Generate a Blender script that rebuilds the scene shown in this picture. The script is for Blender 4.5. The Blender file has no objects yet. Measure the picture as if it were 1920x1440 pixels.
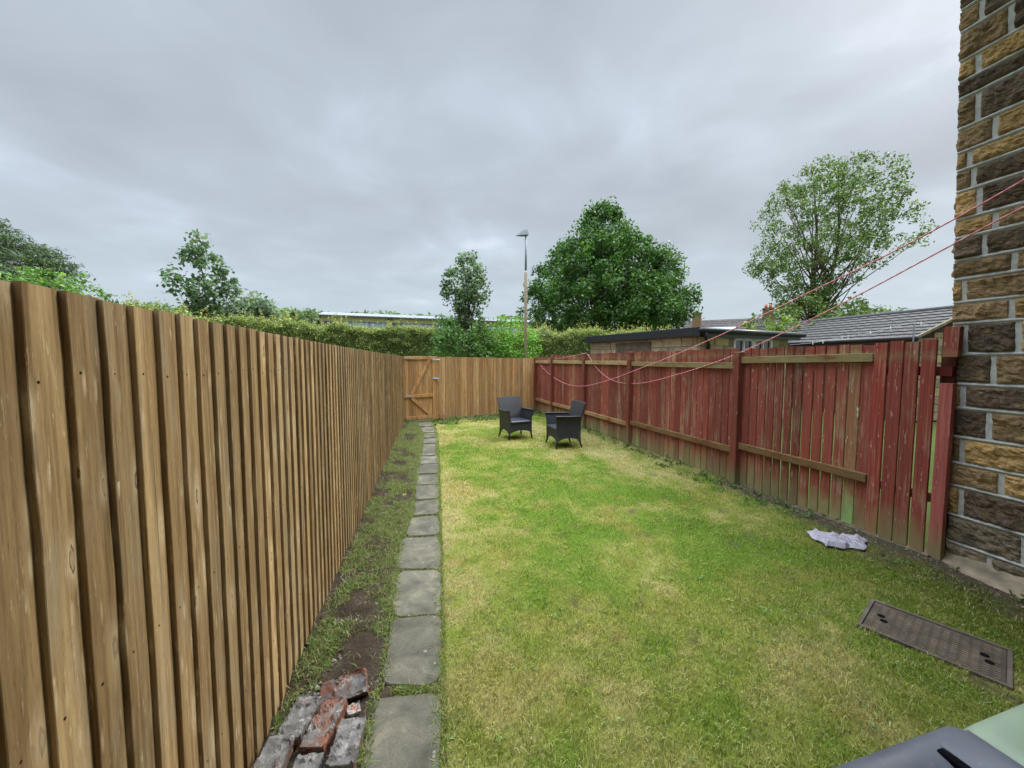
import bpy, math, random
import numpy as np
from mathutils import Vector, Matrix
random.seed(7); RNG = np.random.default_rng(11)
SC = bpy.context.scene; COL = SC.collection
R = math.radians
# ------------------------------------------------------------------ camera
H = 1.70; YAW = R(11.9); PITCH = math.atan((720-674)/720.0)
cam = bpy.data.cameras.new('camera'); cam.sensor_width = 36; cam.lens = 13.5; cam.clip_start = .02; cam.clip_end = 2000
co = bpy.data.objects.new('camera', cam); COL.objects.link(co)
co.location = (0, 0, H); co.rotation_euler = (math.pi/2-PITCH, 0, -YAW); SC.camera = co
# ------------------------------------------------------------------ world, sun, exposure
SUN_EL, SUN_AZ = R(43), R(66)          # azimuth from +Y towards +X
w = bpy.data.worlds.new('World'); SC.world = w; w.use_nodes = True
def build_world():
    nt = w.node_tree; N = nt.nodes; L = nt.links; N.clear()
    out = N.new('ShaderNodeOutputWorld'); bg = N.new('ShaderNodeBackground'); bg.inputs['Strength'].default_value = .1
    L.new(bg.outputs[0], out.inputs[0])
    sky = N.new('ShaderNodeTexSky'); sky.sky_type = 'NISHITA'; sky.sun_disc = False
    sky.sun_elevation = SUN_EL; sky.sun_rotation = SUN_AZ; sky.air_density = 1.5; sky.dust_density = 3
    tc = N.new('ShaderNodeTexCoord'); sep = N.new('ShaderNodeSeparateXYZ'); L.new(tc.outputs['Generated'], sep.inputs[0])
    def m(op, a, b=None, c=None):
        n = N.new('ShaderNodeMath'); n.operation = op
        for i, v in enumerate((a, b, c)):
            if v is None: continue
            if isinstance(v, (int, float)): n.inputs[i].default_value = v
            else: L.new(v, n.inputs[i])
        return n.outputs[0]
    z = m('MAXIMUM', sep.outputs[2], 0.0)
    den = m('ADD', z, .16)
    px = m('DIVIDE', sep.outputs[0], den); py = m('DIVIDE', sep.outputs[1], den)
    cb = N.new('ShaderNodeCombineXYZ'); L.new(px, cb.inputs[0]); L.new(py, cb.inputs[1])
    def noise(scale, detail, rough, off, dist=0.0, st=(1, 1, 1)):
        mp = N.new('ShaderNodeMapping'); mp.inputs['Location'].default_value = off; mp.inputs['Scale'].default_value = st
        L.new(cb.outputs[0], mp.inputs[0])
        n = N.new('ShaderNodeTexNoise'); n.inputs['Scale'].default_value = scale; n.inputs['Detail'].default_value = detail
        n.inputs['Roughness'].default_value = rough; n.inputs['Distortion'].default_value = dist
        L.new(mp.outputs[0], n.inputs[0]); return n.outputs[0]
    big = noise(.85, 3, .5, (12.6, 7.4, 0), .3); mid = noise(2.2, 5, .5, (9, 4, 2), .4)
    f = m('ADD', m('MULTIPLY', big, .65), m('MULTIPLY', mid, .35))
    # high cloud gap band
    rp = N.new('ShaderNodeValToRGB'); L.new(f, rp.inputs[0])
    e = rp.color_ramp.elements
    e[0].position = .38; e[0].color = (.225, .252, .288, 1)
    e[1].position = .68; e[1].color = (.43, .475, .54, 1)
    k = rp.color_ramp.elements.new(.50); k.color = (.260, .293, .333, 1)
    k = rp.color_ramp.elements.new(.58); k.color = (.300, .340, .388, 1)
    # paler towards the horizon
    hz = N.new('ShaderNodeMapRange'); L.new(z, hz.inputs[0]); hz.inputs[1].default_value = 0; hz.inputs[2].default_value = .34
    hz.inputs[3].default_value = .85; hz.inputs[4].default_value = 0; hz.interpolation_type = 'SMOOTHSTEP'
    mx = N.new('ShaderNodeMix'); mx.data_type = 'RGBA'; L.new(hz.outputs[0], mx.inputs[0]); L.new(rp.outputs[0], mx.inputs[6])
    mx.inputs[7].default_value = (.305, .365, .412, 1)
    # zenith above the view boosted far past overcast, added to light the garden
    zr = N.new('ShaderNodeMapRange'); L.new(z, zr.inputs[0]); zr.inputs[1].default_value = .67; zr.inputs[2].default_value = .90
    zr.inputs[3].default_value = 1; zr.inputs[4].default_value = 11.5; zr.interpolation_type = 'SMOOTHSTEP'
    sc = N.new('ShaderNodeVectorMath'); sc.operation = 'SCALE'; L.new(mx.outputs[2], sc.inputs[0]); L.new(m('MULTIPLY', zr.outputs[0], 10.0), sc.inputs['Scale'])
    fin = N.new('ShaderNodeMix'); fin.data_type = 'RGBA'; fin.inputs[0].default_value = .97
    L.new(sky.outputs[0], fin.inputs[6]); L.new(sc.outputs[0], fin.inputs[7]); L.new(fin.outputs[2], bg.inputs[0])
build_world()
sun = bpy.data.lights.new('sun', 'SUN'); sun.energy = 1.5; sun.angle = R(18); sun.color = (1, .96, .88)
so = bpy.data.objects.new('sun', sun); COL.objects.link(so)
sd = Vector((math.sin(SUN_AZ)*math.cos(SUN_EL), math.cos(SUN_AZ)*math.cos(SUN_EL), math.sin(SUN_EL)))
so.rotation_euler = sd.to_track_quat('Z', 'Y').to_euler()
SC.view_settings.view_transform = 'Standard'; SC.view_settings.look = 'None'
SC.view_settings.exposure = 1.0; SC.view_settings.gamma = 1

# ------------------------------------------------------------------ measuring helpers (pixel of the 1920x1440 photo -> place in the garden)
CP, SP, CA, SA = math.cos(PITCH), math.sin(PITCH), math.cos(YAW), math.sin(YAW)
def ray(px, py):
    u = (px-960)/720; v = (py-720)/720; f = CP-v*SP; d = v*CP+SP
    return np.array([u*CA+f*SA, f*CA-u*SA, -d]), f
def g(px, py, z=0.0):
    r, f = ray(px, py); s = (z-H)/r[2]; return (r[0]*s, r[1]*s)
def at(px, py, D):
    r, f = ray(px, py); s = D/f; return np.array([r[0]*s, r[1]*s, H+r[2]*s])
RIGHT = np.array([CA, -SA, 0]); FWD = np.array([SA, CA, 0])
# ------------------------------------------------------------------ noise
_T = RNG.random((64, 64, 64)).astype(np.float32)
def vn(x, y, z=0.0):
    x, y, z = np.broadcast_arrays(np.asarray(x, float), np.asarray(y, float), np.asarray(z, float))
    xi, yi, zi = np.floor(x).astype(int), np.floor(y).astype(int), np.floor(z).astype(int)
    fx, fy, fz = x-xi, y-yi, z-zi
    fx, fy, fz = [t*t*(3-2*t) for t in (fx, fy, fz)]
    def c(a, b, d): return _T[(xi+a) & 63, (yi+b) & 63, (zi+d) & 63]
    x0 = (c(0,0,0)*(1-fx)+c(1,0,0)*fx)*(1-fy)+(c(0,1,0)*(1-fx)+c(1,1,0)*fx)*fy
    x1 = (c(0,0,1)*(1-fx)+c(1,0,1)*fx)*(1-fy)+(c(0,1,1)*(1-fx)+c(1,1,1)*fx)*fy
    return x0*(1-fz)+x1*fz
def fbm(x, y, z=0.0, o=4):
    s = 0; a = .5; k = 1.0
    for i in range(o):
        s = s+a*vn(np.asarray(x)*k+i*7.3, np.asarray(y)*k+i*3.1, np.asarray(z)*k+i*5.7); a *= .5; k *= 2.03
    return s/(1-.5**o)
# ------------------------------------------------------------------ object helpers
def link(name, me, mats, parent=None, loc=None):
    o = bpy.data.objects.new(name, me); COL.objects.link(o)
    for m_ in (mats if isinstance(mats, (list, tuple)) else [mats]): me.materials.append(m_)
    if parent is not None: o.parent = parent
    if loc is not None: o.location = loc
    return o
def tag(o, label=None, cat=None, group=None, kind=None):
    if label: o['label'] = label
    if cat: o['category'] = cat
    if group: o['group'] = group
    if kind: o['kind'] = kind
    return o
def thing(name, label, cat, loc=(0, 0, 0), rotz=0, group=None):
    o = bpy.data.objects.new(name, None); COL.objects.link(o); o.empty_display_size = .1
    o.location = loc; o.rotation_euler = (0, 0, rotz); return tag(o, label, cat, group)
class MB:
    """collects shapes, builds ONE mesh object"""
    def __init__(s): s.v = []; s.f = []; s.c = []; s.m = []; s.sm = []
    def add(s, vs, fs, col=(1, 1, 1, .5), mi=0, smooth=False):
        b = len(s.v); s.v += [tuple(map(float, p)) for p in vs]
        s.f += [tuple(i+b for i in f) for f in fs]; s.m += [mi]*len(fs); s.sm += [smooth]*len(fs)
        s.c += [col]*len(vs) if isinstance(col, tuple) else [tuple(c) for c in col]
        return s
    def box(s, x0, x1, y0, y1, z0, z1, col=(1, 1, 1, .5), mi=0, bev=0.0, fn=None):
        if bev <= 0:
            vs = [(x, y, z) for z in (z0, z1) for y in (y0, y1) for x in (x0, x1)]
            fs = [(0, 2, 3, 1), (4, 5, 7, 6), (0, 1, 5, 4), (2, 6, 7, 3), (0, 4, 6, 2), (1, 3, 7, 5)]
        else:
            b = min(bev, abs(x1-x0)*.45, abs(y1-y0)*.45, abs(z1-z0)*.45); vs = []; 
            def P(i, j, k, ax):
                X = (x0, x1)[i]; Y = (y0, y1)[j]; Z = (z0, z1)[k]; sx, sy, sz = 1-2*i, 1-2*j, 1-2*k
                return (X+(0 if ax == 0 else sx*b), Y+(0 if ax == 1 else sy*b), Z+(0 if ax == 2 else sz*b))
            idx = {}
            for i in (0, 1):
                for j in (0, 1):
                    for k in (0, 1):
                        for ax in (0, 1, 2): idx[i, j, k, ax] = len(vs); vs.append(P(i, j, k, ax))
            fs = []
            I = lambda i, j, k, a: idx[i, j, k, a]
            fs += [(I(0,0,0,0), I(0,0,1,0), I(0,1,1,0), I(0,1,0,0)), (I(1,0,0,0), I(1,1,0,0), I(1,1,1,0), I(1,0,1,0))]
            fs += [(I(0,0,0,1), I(1,0,0,1), I(1,0,1,1), I(0,0,1,1)), (I(0,1,0,1), I(0,1,1,1), I(1,1,1,1), I(1,1,0,1))]
            fs += [(I(0,0,0,2), I(0,1,0,2), I(1,1,0,2), I(1,0,0,2)), (I(0,0,1,2), I(1,0,1,2), I(1,1,1,2), I(0,1,1,2))]
            for j in (0, 1):
                for k in (0, 1): fs.append((I(0,j,k,1), I(1,j,k,1), I(1,j,k,2), I(0,j,k,2)))
            for i in (0, 1):
                for k in (0, 1): fs.append((I(i,0,k,0), I(i,1,k,0), I(i,1,k,2), I(i,0,k,2)))
            for i in (0, 1):
                for j in (0, 1): fs.append((I(i,j,0,0), I(i,j,1,0), I(i,j,1,1), I(i,j,0,1)))
            for i in (0, 1):
                for j in (0, 1):
                    for k in (0, 1): fs.append((I(i,j,k,0), I(i,j,k,1), I(i,j,k,2)))
        if fn: vs = [fn(p) for p in vs]
        return s.add(vs, fs, col, mi)
    def obox(s, c, ax, ay, az, hx, hy, hz, col=(1, 1, 1, .5), mi=0, bev=0.0):
        """oriented box: centre, unit axes, half sizes"""
        c = np.array(c, float); ax, ay, az = [np.array(a, float) for a in (ax, ay, az)]
        return s.box(-hx, hx, -hy, hy, -hz, hz, col, mi, bev, fn=lambda p: tuple(c+ax*p[0]+ay*p[1]+az*p[2]))
    def bar(s, a, b, wdt, thk, up=(0, 0, 1), col=(1, 1, 1, .5), mi=0, bev=0.0):
        a = np.array(a, float); b = np.array(b, float); d = b-a; l = np.linalg.norm(d); d = d/l
        u = np.array(up, float); sde = np.cross(d, u); sde /= np.linalg.norm(sde); u = np.cross(sde, d)
        return s.obox((a+b)/2, d, sde, u, l/2, wdt/2, thk/2, col, mi, bev)
    def tube(s, pts, rad, n=8, col=(1, 1, 1, .5), mi=0, cap=True):
        pts = [np.array(p, float) for p in pts]; rad = rad if hasattr(rad, '__len__') else [rad]*len(pts)
        vs = []; fs = []; ref = None
        for i, p in enumerate(pts):
            d = pts[min(i+1, len(pts)-1)]-pts[max(i-1, 0)]; d = d/(np.linalg.norm(d)+1e-9)
            if ref is None: ref = np.cross(d, (0, 0, 1)) if abs(d[2]) < .9 else np.cross(d, (1, 0, 0))
            ref = ref-d*np.dot(ref, d); ref = ref/(np.linalg.norm(ref)+1e-9); q = np.cross(d, ref)
            for k in range(n):
                t = 2*math.pi*k/n; vs.append(p+(ref*math.cos(t)+q*math.sin(t))*rad[i])
        for i in range(len(pts)-1):
            for k in range(n): fs.append((i*n+k, i*n+(k+1) % n, (i+1)*n+(k+1) % n, (i+1)*n+k))
        if cap: fs += [tuple(range(n))[::-1], tuple(range((len(pts)-1)*n, len(pts)*n))]
        return s.add(vs, fs, col, mi, True)
    def grid(s, fn, nu, nv, col=(1, 1, 1, .5), mi=0, smooth=True, cfn=None):
        vs = []; cs = []
        for j in range(nv+1):
            for i in range(nu+1):
                p = fn(i/nu, j/nv); vs.append(p)
                if cfn: cs.append(cfn(i/nu, j/nv))
        fs = [(j*(nu+1)+i, j*(nu+1)+i+1, (j+1)*(nu+1)+i+1, (j+1)*(nu+1)+i) for j in range(nv) for i in range(nu)]
        return s.add(vs, fs, cs if cfn else col, mi, smooth)
    def build(s, name, mats, parent=None, off=None):
        me = bpy.data.meshes.new(name); v = np.array(s.v, float)
        if off is not None: v = v-np.array(off, float)
        me.from_pydata([tuple(p) for p in v], [], s.f)
        me.polygons.foreach_set('material_index', s.m); me.polygons.foreach_set('use_smooth', s.sm)
        a = me.attributes.new('tint', 'FLOAT_COLOR', 'POINT'); a.data.foreach_set('color', np.array(s.c, np.float32).ravel())
        me.update(); return link(name, me, mats, parent)
def fast_mesh(name, V, F, C, mat, parent=None, smooth=False):
    """numpy mesh; F (m,k) all same size; C per-vertex rgb"""
    me = bpy.data.meshes.new(name); n = len(V); m_, k = F.shape
    me.vertices.add(n); me.vertices.foreach_set('co', V.astype(np.float32).ravel())
    me.loops.add(m_*k); me.loops.foreach_set('vertex_index', F.astype(np.int32).ravel())
    me.polygons.add(m_); me.polygons.foreach_set('loop_start', np.arange(0, m_*k, k, dtype=np.int32))
    try: me.polygons.foreach_set('loop_total', np.full(m_, k, np.int32))
    except Exception: pass
    if smooth: me.polygons.foreach_set('use_smooth', np.ones(m_, bool))
    a = me.attributes.new('tint', 'FLOAT_COLOR', 'POINT')
    a.data.foreach_set('color', np.c_[C, np.ones(n)].astype(np.float32).ravel())
    me.update(calc_edges=True); me.validate(); return link(name, me, mat, parent)
# ------------------------------------------------------------------ materials
class Mat:
    def __init__(s, name, rough=.7, spec=.3):
        s.m = bpy.data.materials.new(name); s.m.use_nodes = True; s.nt = s.m.node_tree; s.N = s.nt.nodes; s.L = s.nt.links
        s.b = s.N['Principled BSDF']; s.b.inputs['Roughness'].default_value = rough; s.b.inputs['Specular IOR Level'].default_value = spec
        s.tc = s.N.new('ShaderNodeTexCoord'); s.at = s.N.new('ShaderNodeAttribute'); s.at.attribute_name = 'tint'
    def put(s, v, sock):
        if isinstance(v, (int, float)): sock.default_value = v
        elif isinstance(v, tuple): sock.default_value = v if len(v) != 3 or sock.type == 'VECTOR' else (*v, 1)
        else: s.L.new(v, sock)
    def math(s, op, a, b=None, c=None):
        n = s.N.new('ShaderNodeMath'); n.operation = op
        for i, v in enumerate((a, b, c)):
            if v is not None: s.put(v, n.inputs[i])
        return n.outputs[0]
    def vec(s, scale=(1, 1, 1), off=None, rnd=0.0, src=None):
        mp = s.N.new('ShaderNodeMapping'); mp.inputs['Scale'].default_value = scale; s.L.new(src or s.tc.outputs['Object'], mp.inputs[0])
        if rnd:
            cb = s.N.new('ShaderNodeCombineXYZ')
            for i in range(3): s.L.new(s.math('MULTIPLY', s.at.outputs['Alpha'], rnd*(1+i)), cb.inputs[i])
            s.L.new(cb.outputs[0], mp.inputs['Location'])
        elif off: mp.inputs['Location'].default_value = off
        return mp.outputs[0]
    def noise(s, vec, scale=1, detail=4, rough=.55, dist=0):
        n = s.N.new('ShaderNodeTexNoise'); s.L.new(vec, n.inputs[0]); n.inputs['Scale'].default_value = scale
        n.inputs['Detail'].default_value = detail; n.inputs['Roughness'].default_value = rough; n.inputs['Distortion'].default_value = dist
        return n.outputs[0]
    def voro(s, vec, scale=1, feat='F1'):
        n = s.N.new('ShaderNodeTexVoronoi'); s.L.new(vec, n.inputs[0]); n.inputs['Scale'].default_value = scale; n.feature = feat
        return n
    def ramp(s, fac, stops, interp='LINEAR'):
        n = s.N.new('ShaderNodeValToRGB'); s.put(fac, n.inputs[0]); cr = n.color_ramp; cr.interpolation = interp
        while len(cr.elements) > 1: cr.elements.remove(cr.elements[-1])
        for i, (p, c) in enumerate(stops):
            e = cr.elements[0] if i == 0 else cr.elements.new(p)
            e.position = p; e.color = (*c, 1) if hasattr(c, '__len__') else (c, c, c, 1)
        return n.outputs[0]
    def mix(s, f, a, b, mode='MIX'):
        n = s.N.new('ShaderNodeMix'); n.data_type = 'RGBA'; n.blend_type = mode
        s.put(f, n.inputs[0]); s.put(a, n.inputs[6]); s.put(b, n.inputs[7]); return n.outputs[2]
    def tinted(s, c): return s.mix(1.0, c, s.at.outputs['Color'], 'MULTIPLY')
    def bump(s, h, strength=.3, dist=.01, prev=None):
        n = s.N.new('ShaderNodeBump'); s.L.new(h, n.inputs['Height']); n.inputs['Strength'].default_value = strength
        n.inputs['Distance'].default_value = dist
        if prev: s.L.new(prev, n.inputs['Normal'])
        return n.outputs[0]
    def done(s, col=None, rough=None, nrm=None):
        if col is not None: s.put(col, s.b.inputs['Base Color'])
        if rough is not None: s.put(rough, s.b.inputs['Roughness'])
        if nrm is not None: s.L.new(nrm, s.b.inputs['Normal'])
        return s.m
def leaf_mat(name, trans=.35, rough=.5):
    M = Mat(name, rough, .25); N, L = M.N, M.L
    L.new(M.at.outputs['Color'], M.b.inputs['Base Color'])
    t = N.new('ShaderNodeBsdfTranslucent'); h = N.new('ShaderNodeHueSaturation'); h.inputs['Value'].default_value = 1.35; h.inputs['Saturation'].default_value = 1.1
    L.new(M.at.outputs['Color'], h.inputs['Color']); L.new(h.outputs[0], t.inputs[0])
    mx = N.new('ShaderNodeMixShader'); mx.inputs[0].default_value = trans
    L.new(M.b.outputs[0], mx.inputs[1]); L.new(t.outputs[0], mx.inputs[2]); L.new(mx.outputs[0], N['Material Output'].inputs[0]); return M.m
def wood(name, c0, c1, knot=(.10, .055, .025), halo=(.55, .42, .26), bstr=.35):
    M = Mat(name, .75, .2)
    v = M.vec((60, 60, 1.6), rnd=37.0); gr = M.noise(v, 1, 5, .6, .6)
    v2 = M.vec((9, 9, .7), rnd=11.0); big = M.noise(v2, 1, 3, .5, 1.0)
    f = M.math('ADD', M.math('MULTIPLY', gr, .55), M.math('MULTIPLY', big, .45))
    c = M.ramp(f, [(.36, c0), (.62, c1)])
    # knots: cells stretched along the board
    sp = M.N.new('ShaderNodeSeparateXYZ'); M.L.new(M.tc.outputs['Object'], sp.inputs[0])
    cb = M.N.new('ShaderNodeCombineXYZ')
    M.L.new(M.math('MULTIPLY', M.math('ADD', sp.outputs[0], sp.outputs[1]), 11.0), cb.inputs[0]); M.L.new(M.math('ADD', M.math('MULTIPLY', sp.outputs[2], 3.3), M.math('MULTIPLY', M.at.outputs['Alpha'], 53.0)), cb.inputs[1])
    vo = M.N.new('ShaderNodeTexVoronoi'); vo.voronoi_dimensions = '2D'; M.L.new(cb.outputs[0], vo.inputs[0]); vo.inputs['Scale'].default_value = 1; d = M.math('ADD', vo.outputs['Distance'], M.math('MULTIPLY', M.math('SUBTRACT', gr, .5), .25))
    sc = M.N.new('ShaderNodeSeparateColor'); M.L.new(vo.outputs['Color'], sc.inputs[0]); some = M.math('GREATER_THAN', sc.outputs[0], .36)
    sz = M.math('ADD', M.math('MULTIPLY', sc.outputs[1], 1.5), .45); d = M.math('DIVIDE', d, sz)
    hal = M.math('MULTIPLY', M.ramp(d, [(.04, 1.0), (.13, .35), (.24, 0.0)]), M.math('MULTIPLY', some, .62)); kn = M.math('MULTIPLY', M.ramp(d, [(.020, .35), (.034, .95), (.05, .8), (.062, 0.0)]), M.math('MULTIPLY', some, M.ramp(sc.outputs[2], [(.3, .25), (.8, 1.0)])))
    c = M.mix(hal, c, halo); c = M.mix(kn, c, knot)
    # rust and drip stains
    cb2 = M.N.new('ShaderNodeCombineXYZ'); M.L.new(M.math('MULTIPLY', M.math('ADD', sp.outputs[0], sp.outputs[1]), 42.0), cb2.inputs[0])
    M.L.new(M.math('ADD', M.math('MULTIPLY', sp.outputs[2], 6.5), M.math('MULTIPLY', M.at.outputs['Alpha'], 87.0)), cb2.inputs[1])
    v3 = M.N.new('ShaderNodeTexVoronoi'); v3.voronoi_dimensions = '2D'; v3.inputs['Scale'].default_value = 1; M.L.new(cb2.outputs[0], v3.inputs[0]); s3 = M.N.new('ShaderNodeSeparateColor'); M.L.new(v3.outputs['Color'], s3.inputs[0])
    c = M.mix(M.math('MULTIPLY', M.ramp(M.math('ADD', v3.outputs['Distance'], M.math('MULTIPLY', M.math('SUBTRACT', gr, .5), .35)), [(.06, .75), (.24, 0.0)]), M.math('MULTIPLY', s3.outputs[1], M.math('GREATER_THAN', s3.outputs[0], .74))), c, halo)
    st = M.ramp(M.noise(M.vec((24, 24, 1.1), rnd=91.0), 1, 2, .5), [(.68, 0.0), (.8, .45)]); c = M.mix(st, c, tuple(x*.45 for x in c0))
    fl = M.noise(M.vec((70, 70, 9), rnd=71.0), 1, 4, .75); c = M.mix(M.ramp(fl, [(.60, 0.0), (.70, .6)]), c, halo); gy_ = M.noise(M.vec((12, 12, 3), rnd=33.0), 1, 4, .6); c = M.mix(M.ramp(gy_, [(.5, 0.0), (.7, .45)]), c, (.36, .30, .21))
    sw = M.noise(M.vec((260, 260, 22), rnd=3.0), 1, 3, .7); c = M.mix(M.ramp(sw, [(.30, .42), (.48, 0.0)]), c, tuple(x*.5 for x in c0))
    ck = M.noise(M.vec((75, 75, .9), rnd=43.0), 1, 2, .4, .3); c = M.mix(M.ramp(ck, [(.22, .75), (.27, 0.0)]), c, tuple(x*.3 for x in c0))
    c = M.tinted(c); n1 = M.bump(gr, bstr, .003); n2 = M.bump(M.noise(M.vec((300, 300, 60)), 1, 2), .18, .001, n1)
    return M.done(c, M.ramp(gr, [(.3, .85), (.8, .6)]), n2)
WOOD = wood('tan_treated_wood', (.165, .098, .040), (.43, .295, .145), halo=(.68, .54, .34))
WOODO = wood('orange_wood', (.34, .155, .048), (.62, .37, .16), halo=(.70, .48, .25))
def red_wood(name, paint, worn=.5):
    M = Mat(name, .7, .25)
    v = M.vec((70, 70, 1.8), rnd=29.0); gr = M.noise(v, 1, 5, .65, .5)
    big = M.noise(M.vec((6, 6, 2.2), rnd=17.0), 1, 5, .6)
    f = M.math('ADD', M.math('ADD', M.math('MULTIPLY', gr, .5), M.math('MULTIPLY', big, .5)), M.math('MULTIPLY', M.math('SUBTRACT', M.at.outputs['Alpha'], .5), .10))
    c = M.mix(M.ramp(gr, [(.3, 0.0), (.7, 1.0)]), tuple(x*.62 for x in paint), tuple(min(1, x*1.3) for x in paint))
    c = M.mix(M.ramp(f, [(worn-.01, 0.0), (worn+.03, .30), (worn+.05, .75)]), c, (.27, .165, .105))
    fl = M.noise(M.vec((34, 34, 7), rnd=5.0), 1, 4, .7)
    c = M.mix(M.ramp(fl, [(.635, 0.0), (.66, .75)]), c, (.45, .31, .25)); ck = M.noise(M.vec((80, 80, 1.0), rnd=43.0), 1, 2, .4, .3); c = M.mix(M.ramp(ck, [(.24, .8), (.29, 0.0)]), c, (.03, .012, .010))
    # green algae at the foot and under the rails
    sp = M.N.new('ShaderNodeSeparateXYZ'); M.L.new(M.tc.outputs['Object'], sp.inputs[0])
    zz = M.math('ADD', sp.outputs[2], M.math('MULTIPLY', M.math('SUBTRACT', big, .5), .9))
    al = M.ramp(zz, [(.04, .85), (.18, .5), (.36, .0)]); al2 = M.ramp(M.math('SUBTRACT', M.math('ADD', sp.outputs[2], M.math('MULTIPLY', M.math('SUBTRACT', big, .5), .25)), 1.0), [(.68, 0.0), (.74, .35), (.80, .0)])
    c = M.mix(al, c, (.21, .19, .085)); c = M.mix(al2, c, (.24, .21, .09))
    c = M.tinted(c); return M.done(c, .72, M.bump(gr, .35, .003))
RED = red_wood('worn_red_paint', (.225, .052, .036), .545); PINKRED = red_wood('faded_red_paint', (.36, .095, .08), .52)
def rail_mat():
    M = Mat('mossy_rail_wood', .85, .15); n = M.noise(M.vec((4, 4, 12)), 1, 5, .6); gr = M.noise(M.vec((6, 6, 70)), 1, 4)
    c = M.ramp(n, [(.3, (.20, .10, .055)), (.45, (.30, .24, .12)), (.6, (.34, .31, .17)), (.72, (.17, .19, .06))])
    return M.done(M.tinted(M.mix(M.math('MULTIPLY', gr, .5), c, (.10, .07, .04))), None, M.bump(gr, .3, .003))
RAIL = rail_mat()
def stone_mat(name, bs=.6, sc=1.0, black=.5):
    M = Mat(name, .92, .15); v = M.vec((1, 1, 1), rnd=9.0)
    n = M.noise(v, 14*sc, 6, .65, .4); n2 = M.noise(v, 5*sc, 4, .6, .8)
    c = M.ramp(n, [(.25, (.42, .38, .34)), (.5, (1, 1, 1)), (.75, (1.28, 1.18, 1.02))])
    c = M.tinted(c); n3 = M.noise(M.vec((1, 1.6, 1), rnd=21.0), 11*sc, 5, .7, .5); c = M.mix(M.ramp(n3, [(.56, 0.0), (.66, .5)]), c, (.34, .215, .090)); c = M.mix(M.ramp(n2, [(black, 0.0), (black+.16, .62)]), c, (.045, .038, .034))
    fi = M.noise(v, 90, 3); return M.done(c, .92, M.bump(fi, .35, .004, M.bump(M.noise(v, 26*sc, 6, .7), bs, .025)))
STONE = stone_mat('sooty_sandstone', 1.0, 1, .57); GSTONE = stone_mat('buff_sandstone', .4, .6, .68)
def simple(name, col, rough=.6, spec=.3, nscale=20, var=.25, bump=.15, metal=0.0, dist=.004):
    M = Mat(name, rough, spec); M.b.inputs['Metallic'].default_value = metal
    n = M.noise(M.vec(), nscale, 5, .6); lo = tuple(x*(1-var) for x in col); hi = tuple(min(1, x*(1+var)) for x in col)
    return M.done(M.tinted(M.ramp(n, [(.3, lo), (.7, hi)])), None, M.bump(n, bump, dist))
MORTAR = simple('pale_mortar', (.41, .41, .385), .9, .1, 30, .22, .5, dist=.006)
CONC = simple('weathered_concrete', (.235, .195, .145), .92, .1, 7, .35, .6, dist=.01)
def slab_mat():
    M = Mat('weathered_paving', .88, .2); v = M.vec((1, 1, 1), rnd=13.0)
    n = M.noise(v, 5, 6, .65, .5); c = M.ramp(n, [(.3, (.060, .060, .050)), (.47, (.110, .108, .092)), (.6, (.150, .145, .122)), (.72, (.24, .22, .17))])
    vo = M.voro(v, 17); sc = M.N.new('ShaderNodeSeparateColor'); M.L.new(vo.outputs['Color'], sc.inputs[0])
    spot = M.math('MULTIPLY', M.ramp(vo.outputs['Distance'], [(.09, 0.75), (.16, 1.0), (.21, 0.0)]), M.math('GREATER_THAN', sc.outputs[0], .80))
    c = M.mix(M.math('MULTIPLY', spot, .8), c, (.30, .29, .25)); fi = M.noise(v, 120, 3)
    c = M.mix(M.ramp(fi, [(.35, .35), (.5, 0.0)]), c, (.05, .05, .042))
    return M.done(M.tinted(c), .88, M.bump(fi, .3, .003, M.bump(n, .4, .01)))
SLAB = slab_mat()
def ground_mat(name, stops, sc=6, bump=.6):
    M = Mat(name, .95, .05); n = M.noise(M.vec(), sc, 7, .7); fi = M.noise(M.vec(), 70, 4, .7)
    return M.done(M.tinted(M.ramp(M.math('ADD', M.math('MULTIPLY', n, .6), M.math('MULTIPLY', fi, .4)), stops)), .95, M.bump(fi, bump, .02))
SOIL = ground_mat('dark_soil', [(.3, (.022, .016, .012)), (.5, (.05, .037, .027)), (.66, (.105, .08, .056)), (.74, (.16, .14, .11))])
TURF = ground_mat('turf_soil', [(.3, (.55, .6, .55)), (.5, (.9, .9, .9)), (.7, (1.2, 1.15, 1.1))], 12)
FIELD = ground_mat('grass_field', [(.3, (.03, .05, .012)), (.5, (.06, .085, .02)), (.7, (.09, .105, .035))], 2)
GRASS = leaf_mat('grass_blades', .35, .55); LEAF = leaf_mat('leaves', .32, .48); NEEDLE = leaf_mat('needles', .2, .6)
BARK = simple('bark', (.10, .078, .055), .95, .1, 12, .5, .8, dist=.03)
WICK = None
def wicker():
    M = Mat('dark_resin_wicker', .42, .45); v = M.vec((1, 1, 1))
    a = M.N.new('ShaderNodeTexWave'); a.wave_type = 'BANDS'; a.bands_direction = 'Z'; a.inputs['Scale'].default_value = 38; M.L.new(v, a.inputs[0])
    b = M.N.new('ShaderNodeTexWave'); b.wave_type = 'BANDS'; b.bands_direction = 'DIAGONAL'; b.inputs['Scale'].default_value = 30; M.L.new(v, b.inputs[0])
    h = M.math('MULTIPLY', a.outputs['Fac'], b.outputs['Fac'])
    return M.done(M.ramp(h, [(0.0, (.010, .010, .012)), (.6, (.030, .029, .034))]), .42, M.bump(h, .7, .006))
WICK = wicker()
METAL = simple('galvanised_steel', (.50, .53, .55), .45, .5, 30, .12, .05, .6)
DARKP = simple('black_plastic', (.020, .021, .024), .38, .5, 20, .2, .05)
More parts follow.
